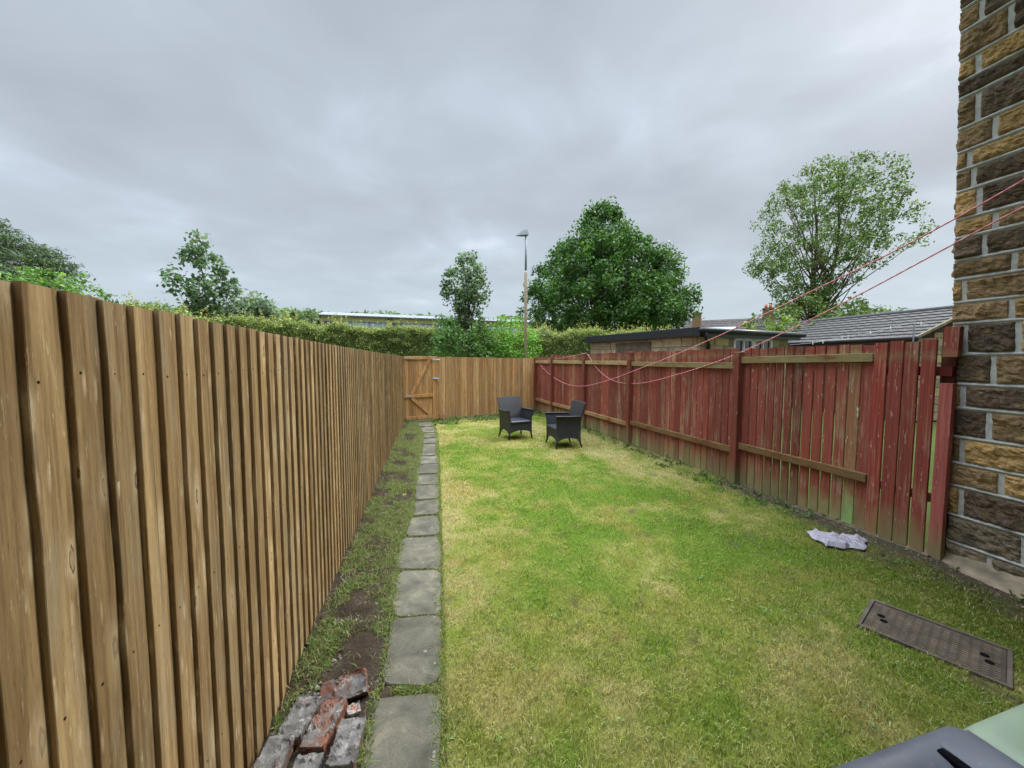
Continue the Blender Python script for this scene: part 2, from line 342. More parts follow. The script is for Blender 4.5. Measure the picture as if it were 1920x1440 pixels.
def plastic(name, col, rough=.42):
    M = Mat(name, rough, .45); du = M.noise(M.vec(), 38, 6, .75); n = M.noise(M.vec(), 6, 5, .7, 1.0); sc = M.noise(M.vec((3, 60, 3)), 2, 3)
    c = M.mix(M.ramp(n, [(.4, 0.0), (.75, .28)]), col, tuple(min(1, x*1.7+.02) for x in col))
    c = M.mix(M.ramp(du, [(.58, 0.0), (.72, .45)]), c, (.22, .21, .18)); scr = M.noise(M.vec((3, 140, 3), off=(1, 2, 3)), 1, 3, .6); c = M.mix(M.ramp(scr, [(.70, 0.0), (.73, .35)]), c, tuple(min(1, x*2.2+.05) for x in col))
    return M.done(c, M.ramp(n, [(.3, rough), (.7, rough+.25)]), M.bump(M.noise(M.vec(), 160, 2), .06, .002, M.bump(sc, .04, .002)))
BINK = plastic('grey_black_bin_plastic', (.066, .070, .082), .40); BING = plastic('pale_green_bin_plastic', (.18, .225, .150), .5)
# ------------------------------------------------------------------ setting: ground, lawn, soil
FX = -.745                                       # face of the left fence
RFY = [-3, 1.0, 2.43, 4.46, 6.95, 8.90, 10.75, 12.23]; RFX = [4.30, 4.30, 4.215, 4.10, 3.885, 3.73, 3.50, 3.39]
def rx(y): return np.interp(y, RFY, RFX)
def fy(x): return 10.70+(x-FX)*(12.23-10.70)/(3.39-FX)       # far fence line
PE = np.array([g(826, 1440), g(825, 1158), g(823, 1008), g(822, 911), g(821, 857), g(818, 813), g(812, 794)])
def path_r(y): return np.interp(y, PE[:, 1], PE[:, 0])
PLp = np.array([g(679, 1440), g(700, 1318), g(718, 1288), g(736, 1160), g(752, 1013), g(772, 968), g(779, 911), g(785, 872), g(791, 840), g(793, 815), g(782, 797)])
def path_l(y): return np.interp(y, PLp[:, 1], PLp[:, 0])
s = MB(); s.add([(-400, -400, -.03), (400, -400, -.03), (400, 900, -.03), (-400, 900, -.03)], [(0, 1, 2, 3)])
tag(s.build('ground', FIELD), kind='structure')
def patch(x, y):
    """lawn colour: dry straw, lush green, moss"""
    a = fbm(x*.55+3, y*.42+9, 1.5, 4); b = fbm(x*2.3, y*2.3, 4.2, 4); c = fbm(x*7, y*7, 8.1, 3)
    t = (a-.5)*2.3+(b-.5)*1.7+(c-.5)*1.2-.07
    lush = np.array([.165, .262, .030]); mid = np.array([.290, .325, .066]); dry = np.array([.455, .405, .155]); och = np.array([.37, .29, .08])
    gb = np.exp(-(((x-1.45)/.95)**2+((y-5.3)/1.5)**2))*.55+np.exp(-(((x-2.0)/1.2)**2+((y-2.9)/.8)**2))*.30     # watered, greener spot
    t = t-gb+np.exp(-((x-.12)/.30)**2)*.30+np.exp(-((rx(y)-x)/.35)**2)*.15+np.clip((y-8.5)/5, 0, .15)
    t = t[..., None]; w1 = np.clip((t+.38)/.42, 0, 1); w2 = np.clip((t-.06)/.42, 0, 1)
    col = lush*(1-w1)+mid*w1; col = col*(1-w2)+dry*w2
    o = np.clip((fbm(x*3.1+20, y*3.1, 2.2, 3)-.60)*4, 0, .35)[..., None]; col = col*(1-o)+och*o
    near = np.clip((3.4-y)/2.2, 0, 1)[..., None]*.38; col = col*(1-near)+np.array([.190, .198, .042])*near   # rougher, mossier turf by the house
    mo = (np.clip((x-2.9)/1.2, 0, 1)*np.clip((3.9-y)/1.5, 0, 1)*.9)[..., None]; col = col*(1-mo)+np.array([.12, .125, .022])*mo
    return col
def bare(x, y):
    """0 = full turf, 1 = bare earth"""
    d = rx(y)-x
    edge = np.clip((.36+.35*(fbm(x*2.2, y*2.2, 3.3)-.5)-d)/.16, 0, 1)*np.where(y < 4.6, 1, .35)
    sk = np.where(y < 2.6, np.clip((.62+1.3*(fbm(x*3, y*3, 6.6)-.55)-d)/.25, 0, .75), 0)
    far = np.clip((y-(fy(x)-.85+.9*(fbm(x*2, y*2, 1.1)-.5)))/.3, 0, .85)
    sp = np.maximum(np.clip((fbm(x*5, y*5, 12.2)-.69)*9, 0, .8), np.clip((fbm(x*19, y*19, 4.4, 3)-.68)*7, 0, .85))
    return np.clip(np.maximum.reduce([edge, sk, far, sp]), 0, 1)
def build_lawn():
    ys = np.arange(-1.6, 12.6, .06); us = np.linspace(0, 1, 84); Y, U = np.meshgrid(ys, us, indexing='ij')
    xl = path_r(Y)-.45; xr = rx(Y)+.12; X = xl+(xr-xl)*U; Y = np.where(Y > fy(X)+.1, fy(X)+.1, Y)
    Z = .0+.020*(fbm(X*1.3, Y*1.3, 5)-.5)-.004
    col = patch(X, Y)*.62; b = bare(X, Y)[..., None]; col = col*(1-b)+np.array([.075, .058, .040])*b
    V = np.stack([X, Y, Z], -1).reshape(-1, 3); n, m_ = X.shape
    i = np.arange((n-1))[:, None]*m_+np.arange(m_-1)[None, :]; F = np.stack([i, i+1, i+m_+1, i+m_], -1).reshape(-1, 4)
    tag(fast_mesh('lawn', V, F, col.reshape(-1, 3), TURF, smooth=True), kind='structure')
build_lawn()
def build_soil():
    ys = np.arange(-1.6, 10.9, .035); us = np.linspace(0, 1, 16); Y, U = np.meshgrid(ys, us, indexing='ij')
    X = (FX-.05)+(path_l(Y)+.12-(FX-.05))*U; Z = .012+.060*(fbm(X*9, Y*9, 2)-.5)+.035*(fbm(X*26, Y*26, 3)-.5)
    Z = Z-np.clip((U-.75)/.25, 0, 1)*.03
    V = np.stack([X, Y, Z], -1).reshape(-1, 3); n, m_ = X.shape
    i = np.arange((n-1))[:, None]*m_+np.arange(m_-1)[None, :]; F = np.stack([i, i+1, i+m_+1, i+m_], -1).reshape(-1, 4)
    tag(fast_mesh('soil', V, F, np.ones((len(V), 3)), SOIL, smooth=True), kind='structure')
build_soil()
# blades of grass: each a bent two-segment blade
def blades(P, h, wd, col, lean=.7, seed=0):
    r = np.random.default_rng(seed); n = len(P); a = r.random(n)*6.283; t = r.random(n)*6.283; ln = lean*(.3+r.random(n))
    d = np.stack([np.cos(a), np.sin(a), 0*a], 1); sdv = np.stack([-np.sin(t), np.cos(t), 0*a], 1)
    up = np.array([0, 0, 1.0]); h = h[:, None]; wd = wd[:, None]; ln = ln[:, None]
    p1 = P+up*h*.55+d*h*ln*.25; p2 = P+up*h*(1-.35*np.minimum(ln, 1.3))+d*h*ln*.8
    V = np.stack([P-sdv*wd*.5, P+sdv*wd*.5, p1+sdv*wd*.42, p1-sdv*wd*.42, p2], 1).reshape(-1, 3)
    b = np.arange(n)[:, None]*5; F = np.concatenate([b+np.array([[0, 1, 2]]), b+np.array([[0, 2, 3]]), b+np.array([[3, 2, 4]])], 0)
    return V, F, np.repeat(col, 5, 0)
MH_C = np.array([2.965, 1.665]); MH_D = np.array([.43, -.90]); MH_D /= np.linalg.norm(MH_D); MH_S = np.array([-MH_D[1], MH_D[0]])
def build_grass():
    PP = []
    for y0, y1, dens in ((.5, 2.2, 15000), (2.2, 3.6, 11500), (3.6, 5.5, 7500), (5.5, 8.5, 4600), (8.5, 12.3, 3000)):
        n = int((y1-y0)*4.6*dens); x = -.05+RNG.random(n)*4.6; y = y0+RNG.random(n)*(y1-y0); PP.append(np.c_[x, y])
    P = np.concatenate(PP); x, y = P.T
    ragged = .035*(fbm(y*4, y*0, 7.7)-.45)
    ok = (x > path_r(y)-.012+ragged*.6) & (x < rx(y)+.02) & (y < fy(x)-.02)
    ok &= RNG.random(len(x)) > bare(x, y)*.88
    q = P-MH_C; a = q@MH_D; c = q@MH_S; ok &= ~((abs(a) < .298) & (c < .207) & (c > -.185+.03*(fbm(a*14, c*3, 5.5, 3)-.5)))
    ok &= ~((x > 4.0-.0*y) & (y < 2.2))
    P = P[ok]; x, y = P.T; n = len(P); tuft = fbm(x*11, y*11, 3.9, 3)
    h = (.013+.019*RNG.random(n))*(.55+1.2*np.clip(tuft-.25, 0, 1)); h *= 1+.8*(RNG.random(n) > .985); h *= 1+.35*np.clip((2.6-y), 0, 1)
    wd = (.0026+.0018*RNG.random(n))*(1+np.clip((y-3)/5, 0, 1.1))
    col = patch(x, y)*(.5+1.0*RNG.random(n)**1.2)[:, None]
    st = (RNG.random(n) < .13)[:, None]; col = np.where(st, np.array([.50, .45, .22])*(.6+.6*RNG.random(n))[:, None], col)
    br = (RNG.random(n) < .05)[:, None]; col = np.where(br, np.array([.085, .15, .022]), col)
    V, F, C = blades(np.c_[x, y, np.zeros(n)-.004], h, wd, col, 1.1, 5)
    tag(fast_mesh('grass', V, F, C, GRASS), 'short mown patchy green and straw coloured grass of the lawn', 'grass', kind='stuff')
build_grass()
def leaves_rosette(P, ll, col, per=7, seed=1, flat=.55, wide=.32):
    """broad weed leaves: each a pointed oval"""
    r = np.random.default_rng(seed); n = len(P); P = np.repeat(P, per, 0); L_ = np.repeat(ll, per)*(.5+.7*r.random(n*per)); C = np.repeat(col, per, 0)*(.7+.6*r.random(n*per))[:, None]
    a = r.random(n*per)*6.283; el = flat*(.2+r.random(n*per)*1.2); d = np.stack([np.cos(a)*np.cos(el), np.sin(a)*np.cos(el), np.sin(el)], 1); sd_ = np.stack([-np.sin(a), np.cos(a), 0*a], 1)
    L1 = L_[:, None]; up = np.array([0, 0, 1.0])
    p0 = P; p1 = P+d*L1*.45+up*L1*.05; p2 = P+d*L1-up*L1*.16; w_ = L1*wide
    V = np.stack([p0, p1+sd_*w_*.5, p2, p1-sd_*w_*.5], 1).reshape(-1, 3); b = np.arange(len(P))[:, None]*4
    return V, b+np.array([[0, 1, 2, 3]]), np.repeat(C, 4, 0)
def rect_pts(n, f, x0, x1, y0, y1):
    x = x0+RNG.random(n)*(x1-x0); y = y0+RNG.random(n)*(y1-y0); k = f(x, y) > RNG.random(n); return np.c_[x[k], y[k], np.zeros(k.sum())]
def build_weeds():
    # border strip along the fence: grassy tufts
    def strip(x, y): 
        c = fbm(x*4.2, y*3.0, 9.1, 4); m_ = (x > FX+.015) & (x < path_l(y)+.02)
        return m_*np.clip((c-.46)*5+.30+.35*np.clip((x-path_l(y)+.13)/.12, 0, 1)+.1*np.clip((y-3)/4, 0, 1), .03, .95)*np.where((y < 2.1) & (x < path_l(y)-.08), .3, 1)
    P = rect_pts(170000, strip, FX, .05, 1.0, 10.6); n = len(P); x, y = P[:, 0], P[:, 1]
    col = np.array([.17, .235, .06])*(.6+.8*RNG.random(n))[:, None]; dr = RNG.random(n) < .34; col[dr] = np.array([.34, .29, .14])*(.6+.6*RNG.random(dr.sum()))[:, None]
    V, F, C = blades(P, .02+.055*RNG.random(n)**1.6, .003+.002*RNG.random(n)*(1+y/5), col, 1.2, 8)
    tag(fast_mesh('weeds_grass', V, F, C, GRASS), 'straggly grass growing in the soil strip beside the tan fence', 'weeds', kind='stuff')
    P = rect_pts(9000, strip, FX, .05, 1.2, 10.6); n = len(P); col = np.array([.15, .225, .06])*(.6+.7*RNG.random(n))[:, None]
    V, F, C = leaves_rosette(P, .018+.038*RNG.random(n), col, 6, 3, .8)
    tag(fast_mesh('weeds', V, F, C, LEAF), 'broad leaved weeds sprouting from the dark soil beside the path', 'weeds', kind='stuff')
    # grass in the path joints and creeping over slab edges
    def fz(x, y): return (RNG.random(len(x)) < .9)*((abs(x-path_r(y)) < .022+.02*fbm(y*6, 0*y, 2)) | (abs(x-path_l(y)) < .02))
    P = rect_pts(110000, fz, -.4, .2, 1.0, 10.2); J = []
    for ypx, xa, xb, k in ((1298, 735, 826, 420), (1162, 745, 826, 230), (1072, 755, 826, 200), (1010, 765, 824, 160), (969, 775, 822, 110), (939, 780, 822, 100), (911, 780, 822, 100), (890, 780, 822, 80), (872, 785, 822, 60), (857, 790, 822, 60), (833, 793, 820, 60), (822, 793, 820, 60), (812, 790, 820, 60)):
        a = np.array(g(xa, ypx)); b_ = np.array(g(xb, ypx)); t = RNG.random(k)[:, None]; q = a+(b_-a)*t+RNG.normal(0, .011, (k, 2)); J.append(np.c_[q, np.zeros(k)])
    P = np.concatenate([P]+J); n = len(P); col = np.array([.14, .22, .035])*(.55+.8*RNG.random(n))[:, None]; dr = RNG.random(n) < .3; col[dr] = np.array([.42, .35, .16])*.8
    V, F, C = blades(P, .022+.028*RNG.random(n), .003+.002*RNG.random(n), col, 1.3, 12)
    tag(fast_mesh('path_edge_grass', V, F, C, GRASS), 'grass tufts growing in the joints and edges of the slab path', 'grass', kind='stuff')
    # flat weeds in the lawn
    def lw(x, y): return (x > path_r(y)+.05) & (x < rx(y)-.05) & (y < fy(x)-.3) & (RNG.random(len(x)) < np.clip(fbm(x*1.7, y*1.7, 31.)*2.4-.75, .04, .8))
    P = rect_pts(1700, lw, 0, 4.3, .6, 9); q = P[:, :2]-MH_C; P = P[~((abs(q@MH_D) < .34) & (abs(q@MH_S) < .25))]; n = len(P)
    col = np.array([.15, .235, .06])*(.7+.7*RNG.random(n))[:, None]
    V, F, C = leaves_rosette(P+np.array([0, 0, .004]), .012+.022*RNG.random(n), col, 5, 9, .45, .36)
    tag(fast_mesh('lawn_weeds', V, F, C, LEAF), 'small flat leaved weeds scattered through the lawn', 'weeds', kind='stuff')
    # moss and weeds at the foot of the red fence and house wall, far border
    def fw(x, y):
        d = rx(y)-x; fb = fbm(x*3.3, y*3.3, 15.5, 3)
        return np.where((d > -.02) & (d < .5) & (y < 5.5), np.clip((fb-.44)*3.2, 0, .9), 0)+np.where((y > fy(x)-1.1) & (y < fy(x)-.05), np.clip((fb-.40)*3, 0, .9), 0)+np.where((d >= -.02) & (d < .28) & (y >= 5.5), .35, 0)
    P = rect_pts(26000, fw, 0, 4.3, .8, 12.2); n = len(P); col = np.array([.085, .15, .03])*(.6+.8*RNG.random(n))[:, None]
    V, F, C = leaves_rosette(P, .02+.035*RNG.random(n)*(1+P[:, 1]/8), col, 5, 4, .9)
    tag(fast_mesh('fence_foot_weeds', V, F, C, LEAF), 'low green weeds and moss along the foot of the red fence and far fence', 'weeds', kind='stuff')
build_weeds()
def build_rubble():
    # soil crumbs, grit and dead leaves (uncountable)
    m_ = MB(); r = random.Random(5)
    def crumb(x, y, s_, col):
        vs = []; 
        for k in range(6):
            d = [(1,0,0),(-1,0,0),(0,1,0),(0,-1,0),(0,0,1),(0,0,-1)][k]; q = s_*(.6+.7*r.random()); vs.append((x+d[0]*q, y+d[1]*q, s_*.3+d[2]*q*.7))
        fs = [(0,2,4),(2,1,4),(1,3,4),(3,0,4),(2,0,5),(1,2,5),(3,1,5),(0,3,5)]; a = r.random()*3
        m_.add(vs, fs, col)
    for i in range(5200):
        y = 1.2+9.2*r.random()**1.8; x = FX+.02+(path_l(y)-FX)*r.random(); k = .5+r.random(); gy = r.random()
        c = (.09*k, .072*k, .055*k, gy) if gy < .75 else (.25*k, .23*k, .20*k, gy)
        crumb(x, y, .003+.014*r.random()**3, c)
    for i in range(4200):
        y = 1.25+2.6*r.random()**1.1; x = FX+.03+(path_l(y)-FX-.02)*r.random(); k = .6+.8*r.random(); gy = r.random()
        crumb(x, y, .004+.013*r.random()**3, (.21*k, .20*k, .18*k, gy) if gy < .6 else ((.12*k, .095*k, .07*k, gy) if gy < .85 else (.33*k, .27*k, .16*k, gy)))
    for i in range(1500):
        y = 1.3+3.2*r.random(); d = .02+.45*r.random()**1.5; x = float(rx(y))-d; k = .6+.8*r.random()
        crumb(x, y, .003+.010*r.random()**3, (.20*k, .17*k, .13*k, r.random()))
    tag(m_.build('soil_crumbs', simple('grit', (.9, .9, .9), .95, .1, 40, .2, .3)), 'soil crumbs, grit and stone chips on the bare soil edges', 'grit', kind='stuff')
build_rubble()
# ------------------------------------------------------------------ paving slabs
SLABS = [[g(700, 1318), g(823, 1304), (.005, 1.24), (-.31, 1.25)], [(-.31, 1.21), (.0, 1.21), (-.005, .68), (-.32, .66)],
 [g(734, 1166), g(826, 1160), g(822, 1287), g(718, 1291)], [g(747, 1077), g(826, 1074), g(826, 1157), g(736, 1161)],
 [g(752, 1014), g(823, 1010), g(826, 1069), g(745, 1072)], [g(769, 974), g(822, 970), g(823, 1006), g(762, 1009)],
 [g(777, 943), g(822, 940), g(822, 966), g(772, 969)], [g(780, 914), g(822, 912), g(822, 936), g(780, 939)],
 [g(777, 893), g(821, 891), g(822, 909), g(779, 911)], [g(782, 874), g(822, 872), g(821, 889), g(778, 891)],
 [g(788, 858), g(821, 857), g(822, 870), g(783, 872)], [g(793, 835), g(816, 834), g(817, 854), g(790, 856)],
 [g(795, 824), g(820, 823), g(820, 832), g(794, 833)], [g(794, 814), g(819, 813), g(820, 821), g(794, 822)],
 [g(788, 803), g(815, 802), g(819, 811), g(793, 812)], [g(779, 794), g(808, 793), g(813, 800), g(785, 801)]]
ORD = ['nearest', '', 'second', 'third', 'fourth', 'fifth', 'sixth', 'seventh', 'eighth', 'ninth', 'tenth', 'eleventh', 'twelfth', 'thirteenth', 'fourteenth', 'fifteenth']
def build_slabs():
    for i, q in enumerate(SLABS):
        q = [np.array(p) for p in q]; c = sum(q)/4; ring = []
        r = random.Random(i+50)
        for k in range(4):
            a, b = q[k], q[(k+1) % 4]; n = 9; nrm = np.array([b[1]-a[1], a[0]-b[0]]); nrm /= np.linalg.norm(nrm)
            for j in range(n):
                t = j/n; p = a+(b-a)*t
                if j: p = p+nrm*(float((fbm(p[0]*14, p[1]*14, i, 3)-.5)*.032)-.006)
                if j == 0: p = p+(c-p)*(.03+.05*r.random())
                ring.append(p-c)
        z = .016+.008*r.random(); tx, ty = (r.random()-.5)*.03, (r.random()-.5)*.02
        n = len(ring); top = [(p[0]*.97, p[1]*.985, z+p[0]*tx+p[1]*ty) for p in ring]; mid = [(p[0], p[1], z-.008+p[0]*tx+p[1]*ty) for p in ring]; bot = [(p[0], p[1], -.03) for p in ring]
        vs = top+mid+bot+[(0, 0, z+.001)]; fs = [(k, (k+1) % n, 3*n) for k in range(n)]
        fs += [(k, n+k, n+(k+1) % n, (k+1) % n) for k in range(n)]+[(n+k, 2*n+k, 2*n+(k+1) % n, n+(k+1) % n) for k in range(n)]
        k_ = .85+.3*r.random(); m_ = MB().add(vs, fs, (k_*.98, k_*.93, k_*.82, r.random()))
        o = m_.build('paving_slab', SLAB); o.location = (c[0], c[1], 0)
        if i == 1: lab = 'grey paving slab underfoot, nearer than the slab beside the bricks'
        elif i == 0: lab = 'large grey paving slab right beside the loose bricks, nearest slab of the path'
        elif i == 2: lab = 'grey slab with pale lichen rings, second slab up from the loose bricks'
        elif i == len(SLABS)-1: lab = 'small pale slab at the far end of the path just before the gate'
        else: lab = f'weathered grey slab, {ORD[i]} along the path counting from the bricks'
        tag(o, lab, 'paving slab', 'slabs of the garden path')
build_slabs()
# ------------------------------------------------------------------ left fence: overlapping feather-edge boards
def left_fence():
    root = thing('timber_fence', 'long tan fence of overlapping upright boards down the left side of the garden', 'fence', (FX, 5, 0)); off = (FX, 5, 0)
    m_ = MB(); p = .0925; r = random.Random(3); y = -1.5; k = 0
    def top(y): return float(np.interp(y, [-2, .9, 3, 6, 10.7], [1.85, 1.843, 1.815, 1.80, 1.79]))
    while y < 10.64:
        pp = p*(1+.04*(r.random()-.5)); prd = float(np.interp(y, [1, 3, 6, 10], [.0125, .0115, .0085, .0065]))+.002*r.random(); tp = top(y)+.006*(r.random()-.5)+(.0 if r.random() > .1 else -.006)
        ly = 1+.0*r.random(); col0 = .78+.42*r.random(); gy = .05*(r.random()-.5); col = (col0+gy, col0, col0-gy*1.5, r.random()); nz = 26 if y < 3 else 9
        vs = []; bow = .003*(r.random()-.5)
        for j in range(nz+1):
            z = -.02+(tp+.02)*j/nz; e = lambda s_: .0036*float(vn(y*9.1+s_, z*6.0, k))-.0018+.0016*float(vn(y*9.1+s_, z*28.0, k)); bw = bow*math.sin(j/nz*3.14)
            y0 = y+e(1)+bw; y1 = y+pp+.010+e(5); x0 = FX+e(9)*.4
            vs += [(x0, y0+.0015, z), (x0-.0015, y0, z), (x0-prd-.002, y0, z), (x0-prd-.006, y1, z), (x0-prd-.0015, y1, z)]
        fs = []
        for nzl in (.36+.01*r.random(), .955+.01*r.random(), tp-.17-.02*r.random()):
            ny = y+.022+.006*r.random(); nx = FX+.0008-prd*(ny-y)/pp; m_.tube([(nx-.004, ny, nzl), (nx+.0006, ny, nzl)], .0034, 6, (.10, .09, .09, .5))
        for j in range(nz):
            for q in range(5): fs.append((j*5+q, j*5+(q+1) % 5, (j+1)*5+(q+1) % 5, (j+1)*5+q))
        fs += [tuple(range(5))[::-1], tuple(range(nz*5, nz*5+5))]
        m_.add(vs, [f[::-1] for f in fs], col); y += pp; k += 1
    m_.build('board_panel', WOOD, root, off)
    for z in (.35, .95, 1.6):
        MB().box(FX-.063, FX-.026, -1.5, 10.72, z-.04, z+.04).build('rail', WOOD, root, off)
    for i in range(6): yy = -1.2+i*2.35; MB().box(FX-.165, FX-.065, yy, yy+.10, -.1, 1.76).build('post', WOOD, root, off)
left_fence()
# ------------------------------------------------------------------ far fence and gate
FD = np.array([3.39-FX, 12.23-10.70, 0]); FL = np.linalg.norm(FD); FD /= FL; FN = np.array([FD[1], -FD[0], 0])      # FN faces the house
def fp(s_, o, z): p = np.array([FX, 10.70, 0])+FD*s_+FN*o; return (p[0], p[1], z)
def s_at(px):
    r_, f = ray(px, 720); # intersect with fence line
    A = np.array([[r_[0], -FD[0]], [r_[1], -FD[1]]]); return np.linalg.solve(A, np.array([FX, 10.70]))[1]
def board_run(m_, s0, s1, p, z0, z1, pos, th=.018, gap=.002, seed=0, tints=None, vary=.01, o=0.0, clr=(.8, .35)):
    r = random.Random(seed); n = max(1, round((s1-s0)/p)); p = (s1-s0)/n
    for i in range(n):
        a = s0+i*p+gap/2+(r.random()-.5)*gap*.5; b = s0+(i+1)*p-gap/2+(r.random()-.5)*gap*.5; c0 = clr[0]+clr[1]*r.random(); t = z1(a)+vary*(r.random()-.5) if callable(z1) else z1+vary*(r.random()-.5)
        oo = o+.003*r.random(); col = tints(r, i) if tints else (c0, c0, c0, r.random()); nz = 6; vs = []; ln = .006*(r.random()-.5)
        zb = z0+.02*r.random() 
        for j in range(nz+1):
            z = zb+(t-zb)*j/nz; e1 = .003*(float(vn(a*7+1, z*4, i))-.5); e2 = .003*(float(vn(a*7+5, z*4, i))-.5); L_ = ln*(j/nz-.5)
            for (ss, ox) in ((a+e1+.002+L_, oo), (a+e1+L_, oo-.003), (a+e1+L_, oo-th), (b+e2+L_, oo-th), (b+e2+L_, oo-.003), (b+e2-.002+L_, oo)): vs.append(pos(ss, ox, z))
        fs = [(j*6+q, j*6+(q+1) % 6, (j+1)*6+(q+1) % 6, (j+1)*6+q) for j in range(nz) for q in range(6)]+[tuple(range(6))[::-1], tuple(range(nz*6, nz*6+6))]
        m_.add(vs, fs, col)
SG0, SG1 = s_at(759.5), s_at(816)
def far_fence():
    tp = lambda s_: float(np.interp(s_, [0, FL], [1.785, 1.735]))
    root = thing('end_fence', 'orange tan close boarded fence across the far end of the garden', 'fence', fp(FL/2, 0, 0)); off = fp(FL/2, 0, 0)
    m_ = MB(); tn = lambda r, i: (lambda k, h: (k, k*(.94+.1*h), k*(.86+.24*h), r.random()))(.74+.42*r.random(), r.random())
    board_run(m_, s_at(822.5), FL-.04, .1, .02, tp, fp, gap=.003, seed=4, tints=tn); m_.build('board_panel', WOODO, root, off)
    m_ = MB(); m_.box(0, 0, 0, 0, 0, 0); m_ = MB(); a = s_at(817.4); b = s_at(822.3)
    board_run(m_, a, b, .1, -.05, 1.79, fp, th=.08, gap=0, seed=9, o=.004); m_.build('gate_post', WOODO, root, off)
    for z in (.4, 1.5): MB().bar(fp(a, -.05, z), fp(FL, -.05, z), .04, .09).build('rail', WOODO, root, off)
    m_ = MB(); q0 = s_at(823); q1 = s_at(838); board_run(m_, q0, q1, .3, -.02, .14, fp, th=.02, gap=0, seed=2, o=.03); m_.build('gravel_board', WOODO, root, off)
    # gate
    gt = thing('garden_gate', 'orange tan timber garden gate with zigzag braces at the end of the path', 'gate', fp(SG0, 0, 0)); off = fp(SG0, 0, 0)
    m_ = MB(); board_run(m_, SG0, SG1, .1, .03, 1.77, fp, gap=.003, seed=21, tints=tn, vary=.002); m_.build('board_panel', WOODO, gt, off)
    def bb(name, a, b, wd, o=.019, t=.032, c=(1.05, 1.0, .95, .4)):
        n = np.cross(FN, (0, 0, 1)); m_ = MB(); d = np.array(b)-np.array(a); m_.bar(a, b, t, wd, up=np.cross(d, FN)*-1, col=c, bev=.003); m_.build(name, WOODO, gt, off)
    st = .085
    bb('ledge', fp(SG0, .019, 1.745), fp(SG1-st, .019, 1.745), .085); bb('ledge', fp(SG0, .0195, .70), fp(SG1-st, .0195, .70), .085); bb('ledge', fp(SG0, .019, .10), fp(SG1-st, .019, .10), .085)
    bb('stile', fp(SG1-st/2, .0205, .02), fp(SG1-st/2, .0205, 1.786), st)
    bb('stile', fp(SG0-.025, -.02, .02), fp(SG0-.025, -.02, 1.78), .045, c=(.9, .85, .8, .2))
    bb('brace', fp(SG0+.17, .018, .75), fp(SG1-.17, .018, 1.70), .085); bb('brace', fp(SG0+.17, .018, .65), fp(SG1-.15, .018, .15), .085)
    h = MB(); h.bar(fp(SG0-.03, .04, .70), fp(SG0+.20, .04, .70), .006, .04); h.build('hinge', METAL, gt, off)
    h = MB(); h.bar(fp(SG0-.03, .04, 1.74), fp(SG0+.16, .04, 1.74), .006, .04); h.build('hinge', METAL, gt, off)
    h = MB(); h.bar(fp(SG1-.10, .043, 1.17), fp(SG1+.02, .043, 1.17), .006, .06); h.tube([fp(SG1-.06, .055, 1.17), fp(SG1+.09, .055, 1.165)], .011); h.tube([fp(SG1-.04, .045, 1.17), fp(SG1-.04, .085, 1.17)], .02); h.bar(fp(SG1+.04, .03, 1.165), fp(SG1+.13, .03, 1.165), .006, .06); h.build('latch', METAL, gt, off)
    h = MB(); h.bar(fp(SG1-.10, .043, 1.68), fp(SG1+.04, .043, 1.685), .006, .04); h.tube([fp(SG1-.10, .05, 1.70), fp(SG1+.14, .05, 1.70)], .008); h.build('bolt', METAL, gt, off)
    pl = MB(); c = np.array(fp(SG1+.07, .06, 1.10)); pl.obox(c, FD, FN, (0, 0, 1), .022, .011, .02, bev=.003)
    pl.tube([c+FD*(-.014)+np.array([0, 0, .02]), c+FD*(-.014)+np.array([0, 0, .04]), c+np.array([0, 0, .052]), c+FD*.014+np.array([0, 0, .04]), c+FD*.014+np.array([0, 0, .02])], .0035, 6)
    o = pl.build('padlock', simple('brass', (.55, .38, .16), .4, .5, 30, .1, .02, .7)); tag(o, 'small brass padlock hanging from the gate latch', 'padlock')
far_fence()
